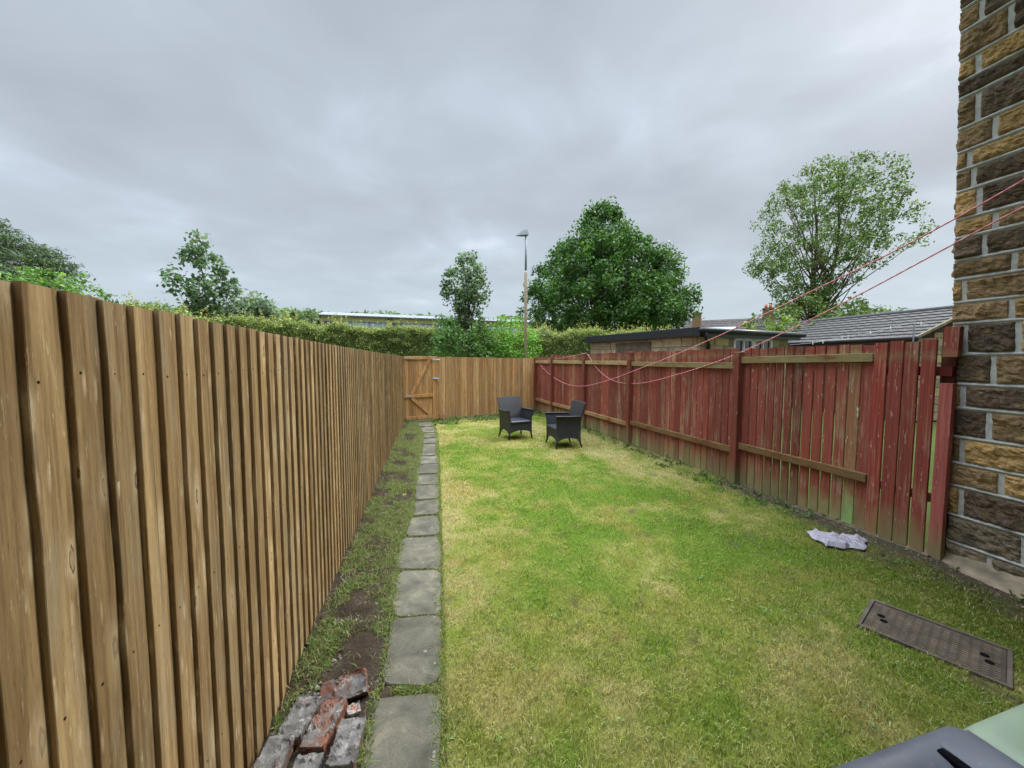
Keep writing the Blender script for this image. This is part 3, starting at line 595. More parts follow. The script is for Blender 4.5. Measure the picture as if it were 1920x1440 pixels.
# ------------------------------------------------------------------ red fence
def red_fence():
    P = [(4.25, 2.42), (4.105, 4.46), (3.885, 6.95), (3.735, 8.90), (3.50, 10.75), (3.392, 12.23)]
    root = thing('red_picket_fence', 'weathered red painted picket fence along the right side of the lawn', 'fence', (3.9, 7, 0)); off = (3.9, 7, 0)
    def seg(i):
        a = np.array(P[i]); b = np.array(P[i+1]); d = (b-a)/np.linalg.norm(b-a); L_ = np.linalg.norm(b-a); n = np.array([-d[1], d[0]])   # n faces the lawn
        return a, d, L_, n, (lambda s_, o, z: (a[0]+d[0]*s_+n[0]*o, a[1]+d[1]*s_+n[1]*o, z))
    def tn(r, i):
        k = .72+.55*r.random(); q = r.random(); grn = .25*r.random() if q > .75 else .03
        if q > .94: return (k*1.25, k*2.4, k*1.9, r.random())
        return (k, k*(1+grn*2), k*(1+grn), r.random())
    # bay with posts at both ends; z of rails
    bays = [(0, 1.845, 1.69, .53), (1, 1.845, 1.615, .45), (2, 1.84, 1.63, .40), (3, 1.82, 1.63, .40), (4, 1.77, 1.62, .40)]
    for i, tz, r1, r0 in bays:
        a, d, L_, n, pos = seg(i); s0 = .50 if i == 0 else .05; s1 = L_-.05; m_ = MB()
        board_run(m_, s0, s1, .119 if i < 3 else .105, -.03, (lambda s_, tz=tz: tz), pos, th=.018, gap=.019 if i == 0 else (.012 if i == 1 else .007), seed=40+i, tints=tn, vary=.018)
        m_.build('board_panel', RED, root, off)
        for z, nm in ((r1, 'top'), (r0, 'bottom')):
            c = ((.88, .80, .72, .3) if z == r1 else (.62, .42, .36, .6)) if i < 2 else (1.35, 1.25, 1.15, .4)
            if i >= 2 and z == r0: c = (1.1, .8, .7, .3)
            m_ = MB(); m_.bar(pos(s0-.0, .024, z+(.03 if i == 0 and z == r1 else 0)), pos(s1, .024, z), .045, .085, col=c, bev=.004); m_.build('rail', RAIL, root, off)
    # four wide boards by the wall cover the rails
    a, d, L_, n, pos = seg(0); m_ = MB(); board_run(m_, .03, .49, .115, .0, 1.865, pos, th=.02, gap=.014, seed=77, tints=lambda r, i: (.95+.3*r.random(), 1, 1, r.random()), vary=.02, o=.05)
    m_.build('wide_board_panel', RED, root, off)
    m_ = MB(); m_.bar(pos(-.05, -.01, .50), pos(.5, -.01, .50), .045, .08, col=(.6, .4, .35, .2)); m_.build('rail', RAIL, root, off)
    m_ = MB(); m_.bar(pos(-.05, -.01, 1.60), pos(.5, -.01, 1.60), .045, .08, col=(.4, .2, .18, .2)); m_.build('rail', RED, root, off)
    for (s0_, zz0, zz1, mt, o_, w_, nm) in ((-.045, -.02, 1.50, PINKRED, .05, .085, 'wall_post'), (-.055, 1.72, 1.965, RED, .045, .095, 'wall_board'), (-.012, .0, 1.97, RED, -.03, .095, 'back_post')):
        m_ = MB(); c = (.35, .35, .35, .7) if nm == 'back_post' else (1, 1, 1, .3); board_run(m_, s0_-w_/2+.01, s0_+w_/2+.01, .2, zz0, zz1, pos, th=.05, gap=0, seed=3, o=o_, tints=lambda r, i: c); m_.build(nm, mt, root, off)  # back post tinted dark: shade of the recess put into its colour
    for i in range(1, 6):
        a = np.array(P[i]); _, d, _, n, _ = seg(min(i, 4)); z1 = [0, 1.80, 1.85, 1.845, 1.83, 1.78][i]; w_ = .05
        m_ = MB(); c = a+n*.035; m_.obox((c[0], c[1], z1/2-.03), (*d, 0), (*n, 0), (0, 0, 1), w_, w_, z1/2+.03, col=(.8, .9, .85, .1*i), bev=.006); m_.build('post', RED, root, off)
red_fence()
# kerb of concrete under the near end of the red fence
m_ = MB(); 
for i in range(14):
    t0 = i/14; t1 = (i+1)/14; y0 = 2.40+1.2*t0; y1 = 2.40+1.2*t1; e0 = .02*(random.random()-.5)
    m_.box(float(rx(y0))-.06, float(rx(y0))+.1, y0+.002, y1, -.05, .014+e0*.4-.012*t0, (.5, .48, .44, random.random()))
tag(m_.build('concrete_edging', CONC), 'rough concrete edging strip under the near end of the red fence', 'edging')
# ------------------------------------------------------------------ stone house
WX = 4.335; WY = 2.362
def house():
    root = thing('stone_house', 'stone house with sooty tan blocks and pale raised mortar at the right edge', 'house', (WX, WY, 0)); off = (WX, WY, 0); LEAN = .035
    def zc(py): # height on the corner for a photo row
        D = WX*SA+WY*CA; X = WX*CA-WY*SA; r_, f = ray(960+720*X/D, py); return H+r_[2]*D/f
    rows = [(1046, None, 'r'), (1012, None, 'r'), (962, 1827, 'tk'), (908, 1904, 'bt'), (866, 1827, 'bt'), (818, 1877, 'kb'), (764, 1825, 'tk'), (720, 1883, 'kb'), (664, 1827, 'bk'), (606, 1915, 'bt'), (566, 1822, 'tb'), (522, 1917, 'bb'), (486, 1859, 'kk'), (442, 1878, 'tb'), (406, 1846, 'tk'), (352, 1834, 'bk'), (311, 1825, 'tt'), (275, 1873, 'bt'), (228, 1839, 'bk'), (168, 1960, 'kk'), (134, 1837, 'tt'), (92, 1897, 'bk'), (34, 1841, 'bk'), (-12, 1900, 'kb')]
    TC = {'t': (.42, .275, .12), 'b': (.27, .185, .10), 'k': (.13, .095, .068), 'r': (.21, .17, .12)}
    zs = [max(zc(r_[0]), -.05) for r_ in rows]; zs[0] = -.05
    while zs[-1] < 6.4: zs.append(zs[-1]+random.choice((.16, .2, .24))); rows.append((0, None, random.choice(('bk', 'tb', 'kk', 'bt'))))
    r = random.Random(8); st = MB()
    def stone(y0, y1, z0, z1, col, sd, face='x', proud=.034):
        fine = .013 if face == 'x' and y1 > .6 and z1 < 5.2 else .026; nu = max(6, int((y1-y0)/fine)); nv = max(5, int((z1-z0)/fine)); vs = []; fs = []
        for j in range(nv+1):
            for i in range(nu+1):
                u = i/nu; v = j/nv; a = y0+(y1-y0)*u; z = z0+(z1-z0)*v
                eu = min(u, 1-u)*(y1-y0); ev = min(v, 1-v)*(z1-z0); e = min(eu, ev); k = min(1, e/.022)**.6
                ridge = abs(float(fbm(a*7, z*9, sd, 3))-.5); o = .004+proud*k*(.50+2.4*ridge+.9*abs(float(fbm(a*24, z*30, sd+3, 3))-.5)*2)
                if e <= 1e-9: o = -.01
                jy = .006*(float(fbm(a*20, z*20, sd+7, 2))-.5)
                vs.append((WX-o, a+jy+LEAN*z, z) if face == 'x' else (a+jy, WY+o-.012+LEAN*z, z))
        fs = [(j*(nu+1)+i, j*(nu+1)+i+1, (j+1)*(nu+1)+i+1, (j+1)*(nu+1)+i) for j in range(nv) for i in range(nu)]
        if face == 'y': fs = [f[::-1] for f in fs]
        st.add(vs, fs, (*col, r.random()), smooth=False)
    for k in range(len(zs)-1):
        z0, z1 = zs[k], zs[k+1]; py, jx, code = rows[k]; z0 += .008; z1 -= .008
        y = WY-.002; n = 0
        while y > -1.45:
            if n == 0 and jx:
                rr, f = ray(jx, 720); wdt = WY-WX*rr[1]/rr[0]     # joint position seen on the wall plane
            else: wdt = r.uniform(.2, .46)
            c = TC[code[min(n, len(code)-1)]] if n < 2 else TC[r.choice('tbbkk')]; q = .8+.4*r.random(); c = tuple(x*q for x in c)
            y1 = y-wdt; stone(y1+.008, y-.008*(n > 0)+.012*(n == 0), z0, z1, c, k*3.1+n); y = y1; n += 1
        x = WX-.01; n = 0
        while x < 6.4:
            wdt = r.uniform(.25, .5); q = .8+.4*r.random(); c = TC[r.choice('tbbk')]; stone(x+.012*(n > 0), x+wdt-.012, z0, z1, tuple(t*q for t in c), k*2.3+n+40, 'y'); x += wdt; n += 1
    st.build('stonework', STONE, root, off)
    m_ = MB(); m_.box(WX-.016, 12.3, -8, WY-.004, -.1, 6.3, fn=lambda p: (p[0], p[1]+LEAN*p[2]*(p[1] > 0), p[2])); m_.build('mortar_wall', MORTAR, root, off)
    # raised mortar ribbons
    rb = MB()
    for z in zs[1:]:
        if z > .1: rb.grid(lambda u, v, z=z: (WX-.019-.010*math.sin(math.pi*v)-.004*float(vn(u*60, z*9)), -1.4+(WY-.006+LEAN*z+1.4)*u, z+(v-.5)*(.019+.009*float(vn(u*40, z*7)))), 60, 4)
    rb.build('pointing', MORTAR, root, off)
    # rear wall behind the viewer
    m_ = MB(); m_.box(-.70, 12.2, -8.2, -1.62, -.1, 6.3); m_.build('rear_wall', simple('rear_stone', (.17, .12, .08), .95, .1, 4, .5, .4), root, off)
    m_ = MB(); m_.add([(-1, -8.6, 6.3), (12.6, -8.6, 6.3), (12.6, -3, 9), (-1, -3, 9), (-1, 2.8, 6.3), (12.6, 2.8, 6.3), (3.9, 2.8, 6.3), (3.9, -1.2, 6.3), (-1, -1.2, 6.3), (3.9, -1.2, 6.4)], [(0, 1, 2, 3), (3, 2, 5, 6), (3, 6, 7, 8)]); m_.build('roof', simple('dark_slate', (.05, .05, .055), .8), root, off)
    # concrete skirt at the wall foot
    m_ = MB()
    def sk(u, v):
        y = 2.42-u*3.8; wdt = .17+.05*math.sin(u*9)+.04*float(fbm(u*9, 1, 2)); wdt *= min(1, .35+u*14); x = WX+.03-(wdt+.03)*v; h = .085*(1-v)**1.4+.03*(1-v)*float(fbm(u*30, v*3, 4))-.012*(v > .99)
        return (x, y, h+.012*float(fbm(u*60, v*9, 8))-.006)
    m_.grid(sk, 90, 9, cfn=lambda u, v: ((lambda k: (k, k*.97, k*.9, .5))(.55+.9*float(fbm(u*40, v*4, 3, 3))))); m_.build('concrete_skirt', CONC, root, off)
house()
# ------------------------------------------------------------------ manhole cover
def manhole():
    root = thing('manhole_cover', 'rusty brown rectangular cast iron drain cover set in the lawn near the house wall', 'manhole cover', (MH_C[0], MH_C[1], 0), math.atan2(MH_D[1], MH_D[0]))
    M = Mat('rusty_cast_iron', .75, .3); n = M.noise(M.vec(), 9, 6, .7); IRON = M.done(M.tinted(M.ramp(n, [(.3, (.058, .044, .032)), (.55, (.108, .084, .062)), (.75, (.16, .13, .10))])), None, M.bump(M.noise(M.vec(), 90, 4), .4, .003))
    Lh, Wh = .305, .215; m_ = MB(); m_.box(-Lh, Lh, -Wh, Wh, -.03, .0)
    HOLES = [(-.225, .02), (-.205, -.035), (.205, .03), (.225, -.03)]
    lid = m_; 
    for (a0, a1, b0, b1) in ((-Lh, Lh, -Wh, -Wh+.02), (-Lh, Lh, Wh-.02, Wh), (-Lh, -Lh+.02, -Wh+.02, Wh-.02), (Lh-.02, Lh, -Wh+.02, Wh-.02)): m_.box(a0, a1, b0, b1, .0, .0165, bev=.002)
    m_.build('frame', IRON, root)
    m_ = MB(); m_.box(-Lh+.024, Lh-.024, -Wh+.024, Wh-.024, -.002, .0095, (.62, .58, .52, .5))
    for i in range(14):
        x = -Lh+.045+i*.0395
        for j in range(14):
            y = -Wh+.042+j*.0253
            if any(abs(x-hx) < .030 and abs(y-hy) < .026 for hx, hy in HOLES): continue
            m_.box(x-.0125, x+.0125, y-.0052, y+.0052, .0095, .0135, (1.35, 1.3, 1.2, .5), bev=.0012)
    m_.build('lid', IRON, root)
    for hx, hy in HOLES:
        k = MB(); k.tube([(hx, hy, .0097), (hx, hy, .0125)], .019, 14); k.add([(hx+.013*math.cos(t*.524), hy+.019*math.sin(t*.524), .0128) for t in range(12)], [tuple(range(12))]); k.build('lifting_hole_disc', simple('painted_hole_shade', (.006, .005, .005), .9, .05), root)  # black discs on the lid: shade inside the lifting holes is painted
manhole()
# ------------------------------------------------------------------ grey cloth
def cloth():
    nu, nv = 70, 48; m_ = MB()
    A, B, C_, D_ = [np.array(p) for p in ((3.55, 2.98), (3.95, 2.74), (3.74, 2.60), (3.47, 2.70))]
    def f(u, v):
        p = (A*(1-u)+B*u)*(1-v)+(D_*(1-u)+C_*u)*v; w1 = float(fbm(p[0]*6, p[1]*9, 2, 3)); w2 = abs(float(fbm(p[0]*13+w1*3, p[1]*9, 6, 2))-.5)*2
        e = min(u, 1-u, v, 1-v); k = min(1, e/.12); wv = np.array([math.sin(v*9+1), math.sin(u*11)])*.016
        return (p[0]+wv[0], p[1]+wv[1], .010+k*(.045*w1*w1+.042*(1-w2)**3)+.01*w1)
    m_.grid(f, nu, nv); M = Mat('grey_lilac_cloth', .95, .1); wv = M.N.new('ShaderNodeTexWave'); wv.inputs['Scale'].default_value = 26; wv.inputs['Distortion'].default_value = 1.0; M.L.new(M.vec(), wv.inputs[0])
    c = M.ramp(M.math('ADD', M.math('MULTIPLY', wv.outputs['Fac'], .4), M.math('MULTIPLY', M.noise(M.vec(), 40, 4), .6)), [(.25, (.22, .195, .235)), (.7, (.42, .385, .43))])
    mm = M.done(c, None, M.bump(M.noise(M.vec(), 250, 2), .3, .002)); o = m_.build('floor_cloth', mm, None); sm = o.modifiers.new('thick', 'SOLIDIFY'); sm.thickness = .004
    tag(o, 'crumpled pale lilac grey cloth lying on the grass near the red fence', 'cloth')
cloth()
# ------------------------------------------------------------------ chairs
def chair(name, label, loc, rz):
    root = thing(name, label, 'chair', (*loc, 0), rz, 'rattan armchairs on the lawn')
    W = .27; Dp = .25       # half sizes at the seat; local -y is the front
    def solid(fn, nu, nv, th, nm, ax):
        m_ = MB(); t = np.array(ax, float)*th
        m_.grid(lambda u, v: fn(u, v), nu, nv); m_.grid(lambda u, v: tuple(np.array(fn(1-u, v))+t), nu, nv)
        for e in (lambda q: (q, 0), lambda q: (1-q, 1)):
            m_.grid(lambda u, v: tuple(np.array(fn(*e(u)))+t*v), nu, 1, smooth=False)
        for e in (lambda q: (0, 1-q), lambda q: (1, q)):
            m_.grid(lambda u, v: tuple(np.array(fn(*e(u)))+t*v), nv, 1, smooth=False)
        return m_.build(nm, WICK, root)
    def arch(u): return .125+.068*(1-abs(2*u-1)**2.2)
    def side(sx):
        def f(u, v):
            zt = .625-.02*u; zb = arch(u); z = zb+(zt-zb)*v; y = -Dp+2*Dp*u; fl = .035*max(0, (z-.42)/.2)**1.5
            y += (-.02*max(0, (z-.42)/.2) if u < .3 else 0)+.03*u*max(0, (.4-z)/.2)*0
            return (sx*(W+fl+.012*max(0, (.2-z)/.1)), y, z)
        return f
    solid(side(-1), 12, 12, .032, 'side_panel', (1, 0, 0)); solid(side(1), 12, 12, .032, 'side_panel', (-1, 0, 0))
    for sx in (-1, 1):
        m_ = MB(); m_.grid(lambda u, v: (sx*(W+.036+.018-.07*v), -Dp-.025+(2*Dp)*u, .630-.02*u+.008*math.sin(math.pi*v)), 8, 4); m_.box(min(sx*(W+.054), sx*(W-.016)), max(sx*(W+.054), sx*(W-.016)), -Dp-.025, Dp-.03, .606, .622, bev=.006); m_.build('armrest', WICK, root)
    solid(lambda u, v: (-W+2*W*u, -Dp+.005, arch(u)+(.36-arch(u))*v), 12, 5, .03, 'front_panel', (0, 1, 0))
    def back(u, v):
        zb = arch(u); z = zb+(.86-zb)*v; k = max(0, (z-.40)/.46); ww = W-.005+.02*k
        return (-ww+2*ww*u, Dp-.01+.115*k**1.3+.02*(1-(2*u-1)**2)*k, z+.008*v*(1-(2*u-1)**2))
    solid(back, 14, 16, -.034, 'backrest', (0, 1, 0))
    m_ = MB(); m_.box(-W+.035, W-.035, -Dp-.012, Dp-.03, .345, .40, bev=.018); m_.build('seat', simple('sheen_wicker', (.035, .037, .045), .3, .5, 60, .25, .3), root)
    for sx in (-1, 1):
        for sy in (-1, 1):
            m_ = MB(); m_.tube([(sx*(W-.018), sy*(Dp-.02), .35), (sx*(W-.014), sy*(Dp-.018), .13), (sx*(W+.004), sy*(Dp+(.006 if sy < 0 else .025)), 0)], [.02, .02, .016], 8); m_.build('leg', WICK, root)
chair('rattan_armchair', 'dark rattan armchair facing the house, the left one on the lawn', (1.79, 8.12), R(14))
chair('rattan_armchair', 'dark rattan armchair turned side on, back to the red fence, right one on the lawn', (2.545, 7.16), R(-86))
# ------------------------------------------------------------------ wheelie bins
def wbin(name, label, x0, x1, yf, mat, zt, rot=0, groove=True):
    root = thing(name, label, 'wheelie bin', ((x0+x1)/2, yf-.36, 0), rot); W = (x1-x0)/2; D = .36
    body = MB()
    def ring(z, w_, d_, dy=0): return [(-w_, -d_+dy, z), (w_, -d_+dy, z), (w_, d_+dy, z), (-w_, d_+dy, z)]
    zs = [(.06, W*.80, D*.72), (.12, W*.82, D*.76), (.55, W*.89, D*.86), (zt-.13, W*.95, D*.93), (zt-.12, W*.985, D*.97), (zt-.055, W*.99, D*.975)]
    vs = []; fs = []
    for z, a, b in zs: vs += ring(z, a, b)
    for i in range(len(zs)-1):
        for k in range(4): fs.append((i*4+k, i*4+(k+1) % 4, (i+1)*4+(k+1) % 4, (i+1)*4+k))
    fs.append((3, 2, 1, 0)); body.add(vs, fs); body.build('body', mat, root)
    # lid: rounded outline, domed panel, raised rim, black strip for the channel's shade
    lid = MB(); n = 26; rr = .055
    CR = .03 if groove else .022
    def outline(w_, d_, rad, z):
        pts = []
        for cx, cy, a0 in ((w_-rad, d_-rad, 0), (-w_+rad, d_-rad, 90), (-w_+rad, -d_+rad, 180), (w_-rad, -d_+rad, 270)):
            for k in range(8): t = R(a0+k*90/7); pts.append((cx+rad*math.cos(t), cy+rad*math.sin(t), z))
        return pts
    L_ = [outline(W, D, CR, zt-.05), outline(W+.004, D+.004, CR, zt-.015), outline(W-.004, D-.004, CR, zt), outline(W-.022, D-.02, .045, zt+.004), outline(W-.045, D-.045, .05, zt-.002), outline(W-.06, D-.06, .05, zt-.009)]
    m = len(L_[0]); vs = sum(L_, []); fs = [(i*m+k, i*m+(k+1) % m, (i+1)*m+(k+1) % m, (i+1)*m+k) for i in range(len(L_)-1) for k in range(m)]+[tuple(range((len(L_)-1)*m, len(L_)*m))]
    lid.add(vs, fs, smooth=True); lo = lid.build('lid', mat, root)
    if groove:
        k = MB(); k.box(W-.102, W-.090, -D+.03, D-.03, zt-.007, zt+.0046); k.build('lid_channel_strip', simple('channel_shade_black', (.004, .004, .005), .95, .02), root)  # black strip on the lid paints the shade of the groove
        k = MB()
        k.grid(lambda u, v: (W-.085+.08*v, -D+.03+(2*D-.05)*u, zt+.003+.022*math.sin(math.pi*min(1, v*1.05))**.7*(1-abs(2*u-1)**8)), 24, 10); k.build('lid_ridge', mat, root)
        k = MB(); k.grid(lambda u, v: (-W+.07+(2*W-.20)*u, -D+.05+(2*D-.095)*v, zt-.008+.022*(1-abs(2*u-1)**14)*(1-abs(2*v-1)**10)), 30, 30); k.build('lid_panel', mat, root)
    else:
        k = MB(); o1 = outline(W-.085, D-.05, .11, zt+.002); k.tube(o1+[o1[0], o1[1]], .012, 8, cap=False); k.build('lid_rim', mat, root)
        k = MB(); o2 = outline(W-.09, D-.055, .105, zt+.006); k.add(o2+[(0, 0, zt+.016)], [(i, (i+1) % len(o2), len(o2)) for i in range(len(o2))], smooth=True); k.build('lid_panel', mat, root)
    k = MB(); k.tube([(-W*.75, -D-.03, zt-.03), (W*.75, -D-.03, zt-.03)], .014); k.build('handle', mat, root)
    for sx in (-1, 1):
        k = MB(); k.tube([(sx*(W*.82-.02), -D*.78, .10), (sx*(W*.82+.03), -D*.78, .10)], .10, 20); k.build('wheel', DARKP, root)
wbin('wheelie_bin', 'dark grey wheelie bin with its lid closed, at the bottom right corner of the view', .368, .908, .446, BINK, 1.07, R(3.2))
wbin('wheelie_bin', 'pale green wheelie bin standing to the right of the dark grey bin', .925, 1.49, .479, BING, 1.058, R(4.0), False)
# ------------------------------------------------------------------ loose bricks
def brick(label, bx, by, z, ang, tilt=(0, 0), dirt=.5, seed=0, L_=.215, W_=.105, H_=.068, broken=False):
    r = random.Random(seed); c = (bx, by); nx, ny, nz = 40, 20, 12; vs = {}; V = []; F = []
    def disp(p):
        q = np.array(p); n1 = float(fbm(q[0]*16+seed, q[1]*16, q[2]*16, 3))-.5; n2 = float(fbm(q[0]*70, q[1]*70+seed, q[2]*70, 2))-.5
        s_ = 1+.06*n1; e = (abs(p[0])/(L_/2))**10*.5+(abs(p[1])/(W_/2))**10*.5; rd = 1-.018*(e > .5)*(abs(p[2]) > H_*.42)
        o = q*s_*rd+np.array([n2, n2, n1])*.007
        if p[2] > H_*.35: o[2] += .016*max(0, n1*3)+.004*n2*10*(n1 > .05)      # lumps of old mortar
        if broken and p[0] > L_*.30: o[0] -= .05*max(0, n1*2+.3)*(p[0]-L_*.3)/(L_*.2)
        return tuple(o)
    def vid(i, j, k):
        if (i, j, k) not in vs:
            p = (-L_/2+L_*i/nx, -W_/2+W_*j/ny, -H_/2+H_*k/nz); vs[i, j, k] = len(V); V.append(disp(p))
        return vs[i, j, k]
    for i in range(nx):
        for j in range(ny): F.append((vid(i, j, nz), vid(i+1, j, nz), vid(i+1, j+1, nz), vid(i, j+1, nz))); F.append((vid(i, j+1, 0), vid(i+1, j+1, 0), vid(i+1, j, 0), vid(i, j, 0)))
    for i in range(nx):
        for k in range(nz): F.append((vid(i, 0, k), vid(i+1, 0, k), vid(i+1, 0, k+1), vid(i, 0, k+1))); F.append((vid(i+1, ny, k), vid(i, ny, k), vid(i, ny, k+1), vid(i+1, ny, k+1)))
    for j in range(ny):
        for k in range(nz): F.append((vid(0, j+1, k), vid(0, j, k), vid(0, j, k+1), vid(0, j+1, k+1))); F.append((vid(nx, j, k), vid(nx, j+1, k), vid(nx, j+1, k+1), vid(nx, j, k+1)))
    m_ = MB(); m_.add(V, F, (1, 1, 1, r.random()), smooth=False); o = m_.build('brick', BRICKS[dirt]); o.location = (c[0], c[1], z); o.rotation_euler = (tilt[0], tilt[1], ang)
    tag(o, label, 'brick', 'loose bricks piled beside the path'); return o
BRICKS = {}
for dk, cut in (('orange', .60), ('mixed', .50), ('grey', .40)):
    M = Mat('reclaimed_brick_'+dk, .95, .1); v = M.vec((1, 1, 1), rnd=19.0); n = M.noise(v, 9, 7, .72, .8); c = M.ramp(M.noise(v, 30, 5, .7), [(.3, (.13, .055, .036)), (.7, (.28, .125, .078))])
    geo = M.N.new('ShaderNodeNewGeometry'); sp = M.N.new('ShaderNodeSeparateXYZ'); M.L.new(geo.outputs['Normal'], sp.inputs[0]); 
    tcz = M.N.new('ShaderNodeSeparateXYZ'); M.L.new(M.tc.outputs['Object'], tcz.inputs[0]); topm = M.math('MULTIPLY', M.math('GREATER_THAN', tcz.outputs[2], .026), .13)
    f = M.math('ADD', n, topm); c = M.mix(M.ramp(f, [(cut-.03, 0.0), (cut+.09, 1.0)]), c, M.ramp(M.noise(v, 22, 6, .75), [(.3, (.075, .068, .062)), (.5, (.15, .14, .13)), (.7, (.30, .28, .26))]))
    lm = M.noise(v, 13, 6, .75); c = M.mix(M.ramp(lm, [(.56, 0.0), (.62, .8)]), c, (.38, .36, .33))
    BRICKS[dk] = M.done(c, None, M.bump(M.noise(v, 60, 5, .7), .7, .006, M.bump(n, .5, .012)))
brick('tilted brick with red side and sooty top, farthest of the loose brick pile', -.445, 1.955, .052, R(7), (R(38), R(-8)), 'orange', 1)
brick('brick crusted with grey mortar lumps, left side of the pile against the fence', -.607, 1.815, .045, R(82), (R(4), R(3)), 'grey', 2)
brick('bare orange ended brick between the mortar crusted brick and the flat grey one', -.487, 1.765, .043, R(76), (R(-3), R(-4)), 'orange', 3)
brick('flat dark grey topped brick with white mortar edge beside the paving slab', -.372, 1.645, .05, R(87), (R(3), R(2)), 'grey', 4)
brick('grey topped brick with red and white broken side, nearest the tan fence', -.655, 1.625, .055, R(84), (R(5), R(-5)), 'mixed', 5, broken=True)
brick('dark dirty brick lying low in the pile between its neighbours at the bottom edge', -.52, 1.535, .03, R(86), (R(0), R(4)), 'grey', 6)
brick('small broken lump of brick tucked behind the flat grey brick', -.385, 1.845, .02, R(20), (R(8), R(4)), 'mixed', 7, L_=.06, W_=.05, H_=.05)
# ------------------------------------------------------------------ washing lines
def rope(pts_px, A, W_, label, rad=.0042, colr=(.62, .12, .15)):
    A = np.array(A[:2]); W2 = np.array(W_[:2]); T = [0.0]; Z = [None]
    for p in pts_px:
        r_, f = ray(*p); M_ = np.array([[r_[0], -(W2-A)[0]], [r_[1], -(W2-A)[1]]]); s_, t = np.linalg.solve(M_, A); T.append(t); Z.append(H+s_*r_[2])
    T = T[1:]; Z = Z[1:]; o = np.argsort(T); T = np.array(T)[o]; Z = np.array(Z)[o]; T = np.r_[T, 1.0]; Z = np.r_[Z, W_[2]]
    # smooth through the knots (Hermite)
    mt = np.gradient(Z, T); tt = np.linspace(T[0], T[-1], 120); out = []
    for t in tt:
        i = min(max(np.searchsorted(T, t)-1, 0), len(T)-2); h_ = T[i+1]-T[i]; q = (t-T[i])/h_
        z = (2*q**3-3*q**2+1)*Z[i]+(q**3-2*q**2+q)*h_*mt[i]+(-2*q**3+3*q**2)*Z[i+1]+(q**3-q**2)*h_*mt[i+1]; p = A+(W2-A)*t; out.append((p[0], p[1], z))
    return out
M = Mat('pink_washing_line', .45, .4); wv = M.N.new('ShaderNodeTexWave'); wv.inputs['Scale'].default_value = 60; M.L.new(M.vec(), wv.inputs[0]); LINE = M.done(M.ramp(wv.outputs['Fac'], [(.2, (.62, .10, .14)), (.8, (.85, .42, .44))]))
c1 = rope([(1920, 337), (1800, 405), (1663, 478), (1530, 542), (1399, 606), (1290, 655), (1192, 694), (1137, 714), (1085, 724), (1045, 712), (1022, 694), (1008, 678)], (3.37, 12.1), (4.25, 1.6, 3.20), '')
c2 = rope([(1920, 388), (1780, 462), (1635, 540), (1492, 613), (1372, 667.5), (1310, 690), (1267, 703), (1230, 713), (1192, 719), (1147, 712), (1118, 689), (1102, 664)], (3.72, 8.9), (4.25, 1.55, 2.95), '')
wl = thing('washing_line', 'pink plastic washing line looped from the house wall to the red fence posts', 'washing line', (3.72, 8.9, 1.75)); off = (3.72, 8.9, 1.75)
MB().tube(c1, .0062, 6).build('line', LINE, wl, off); MB().tube(c2, .0062, 6).build('line', LINE, wl, off)
a = np.array(c1[0]); b = np.array(c2[0]); MB().tube([a+(b-a)*t+np.array([-.03, 0, .03*t-.02*math.sin(math.pi*t)]) for t in np.linspace(0, 1, 10)], .0042, 6).build('line', LINE, wl, off)
MB().tube([c1[0], (c1[0][0]+.04, c1[0][1], c1[0][2]-.02)], .008, 6).build('hook', METAL, wl, off)
for c, e in ((c1, -1), (c2, -1)): MB().tube([c[-1], (WX+.02, c[-1][1], c[-1][2])], .008, 6).build('hook', METAL, wl, off)
# ------------------------------------------------------------------ leaves, hedges, trees
def leaf_cloud(C, rad, n_per, size, col, var=.35, seed=0, up=.5, droop=0.0, aspect=.55, clv=.25, stretch=None):
    """C cluster centres (n,3); returns leaf quads"""
    r = np.random.default_rng(seed); n = len(C); rad = np.broadcast_to(rad, (n,)); k = n_per
    d = r.normal(0, 1, (n*k, 3)); d /= np.linalg.norm(d, axis=1)[:, None]+1e-9; rr = r.random(n*k)**.45; off_ = d*rr[:, None]*np.repeat(rad, k)[:, None]
    if stretch is not None: off_ = off_*np.array(stretch)
    P = np.repeat(C, k, 0)+off_
    nr = d*.7+r.normal(0, .7, (n*k, 3))+np.array([0, 0, up]); nr /= np.linalg.norm(nr, axis=1)[:, None]
    t = r.normal(0, 1, (n*k, 3))+np.array([0, 0, -droop]); t -= nr*(t*nr).sum(1)[:, None]; t /= np.linalg.norm(t, axis=1)[:, None]; b = np.cross(nr, t)
    s_ = (size*(.6+.8*r.random(n*k)))[:, None]
    V = np.stack([P-t*s_*.5, P+b*s_*aspect*.5, P+t*s_*.5+nr*s_*-.12, P-b*s_*aspect*.5], 1).reshape(-1, 3)
    cl = np.repeat(1+clv*2*(r.random(n)-.5), k); c = np.array(col)*(cl*(1-var+2*var*r.random(n*k)))[:, None]
    yel = (r.random(n*k) < .10)[:, None]; c = np.where(yel, c*np.array([1.7, 1.35, .8]), c)
    return V, np.arange(n*k)[:, None]*4+np.array([[0, 1, 2, 3]]), np.repeat(c, 4, 0)
def merge(L_):
    V = []; F = []; C = []; b = 0
    for v, f, c in L_: V.append(v); F.append(f+b); C.append(c); b += len(v)
    return np.concatenate(V), np.concatenate(F), np.concatenate(C)
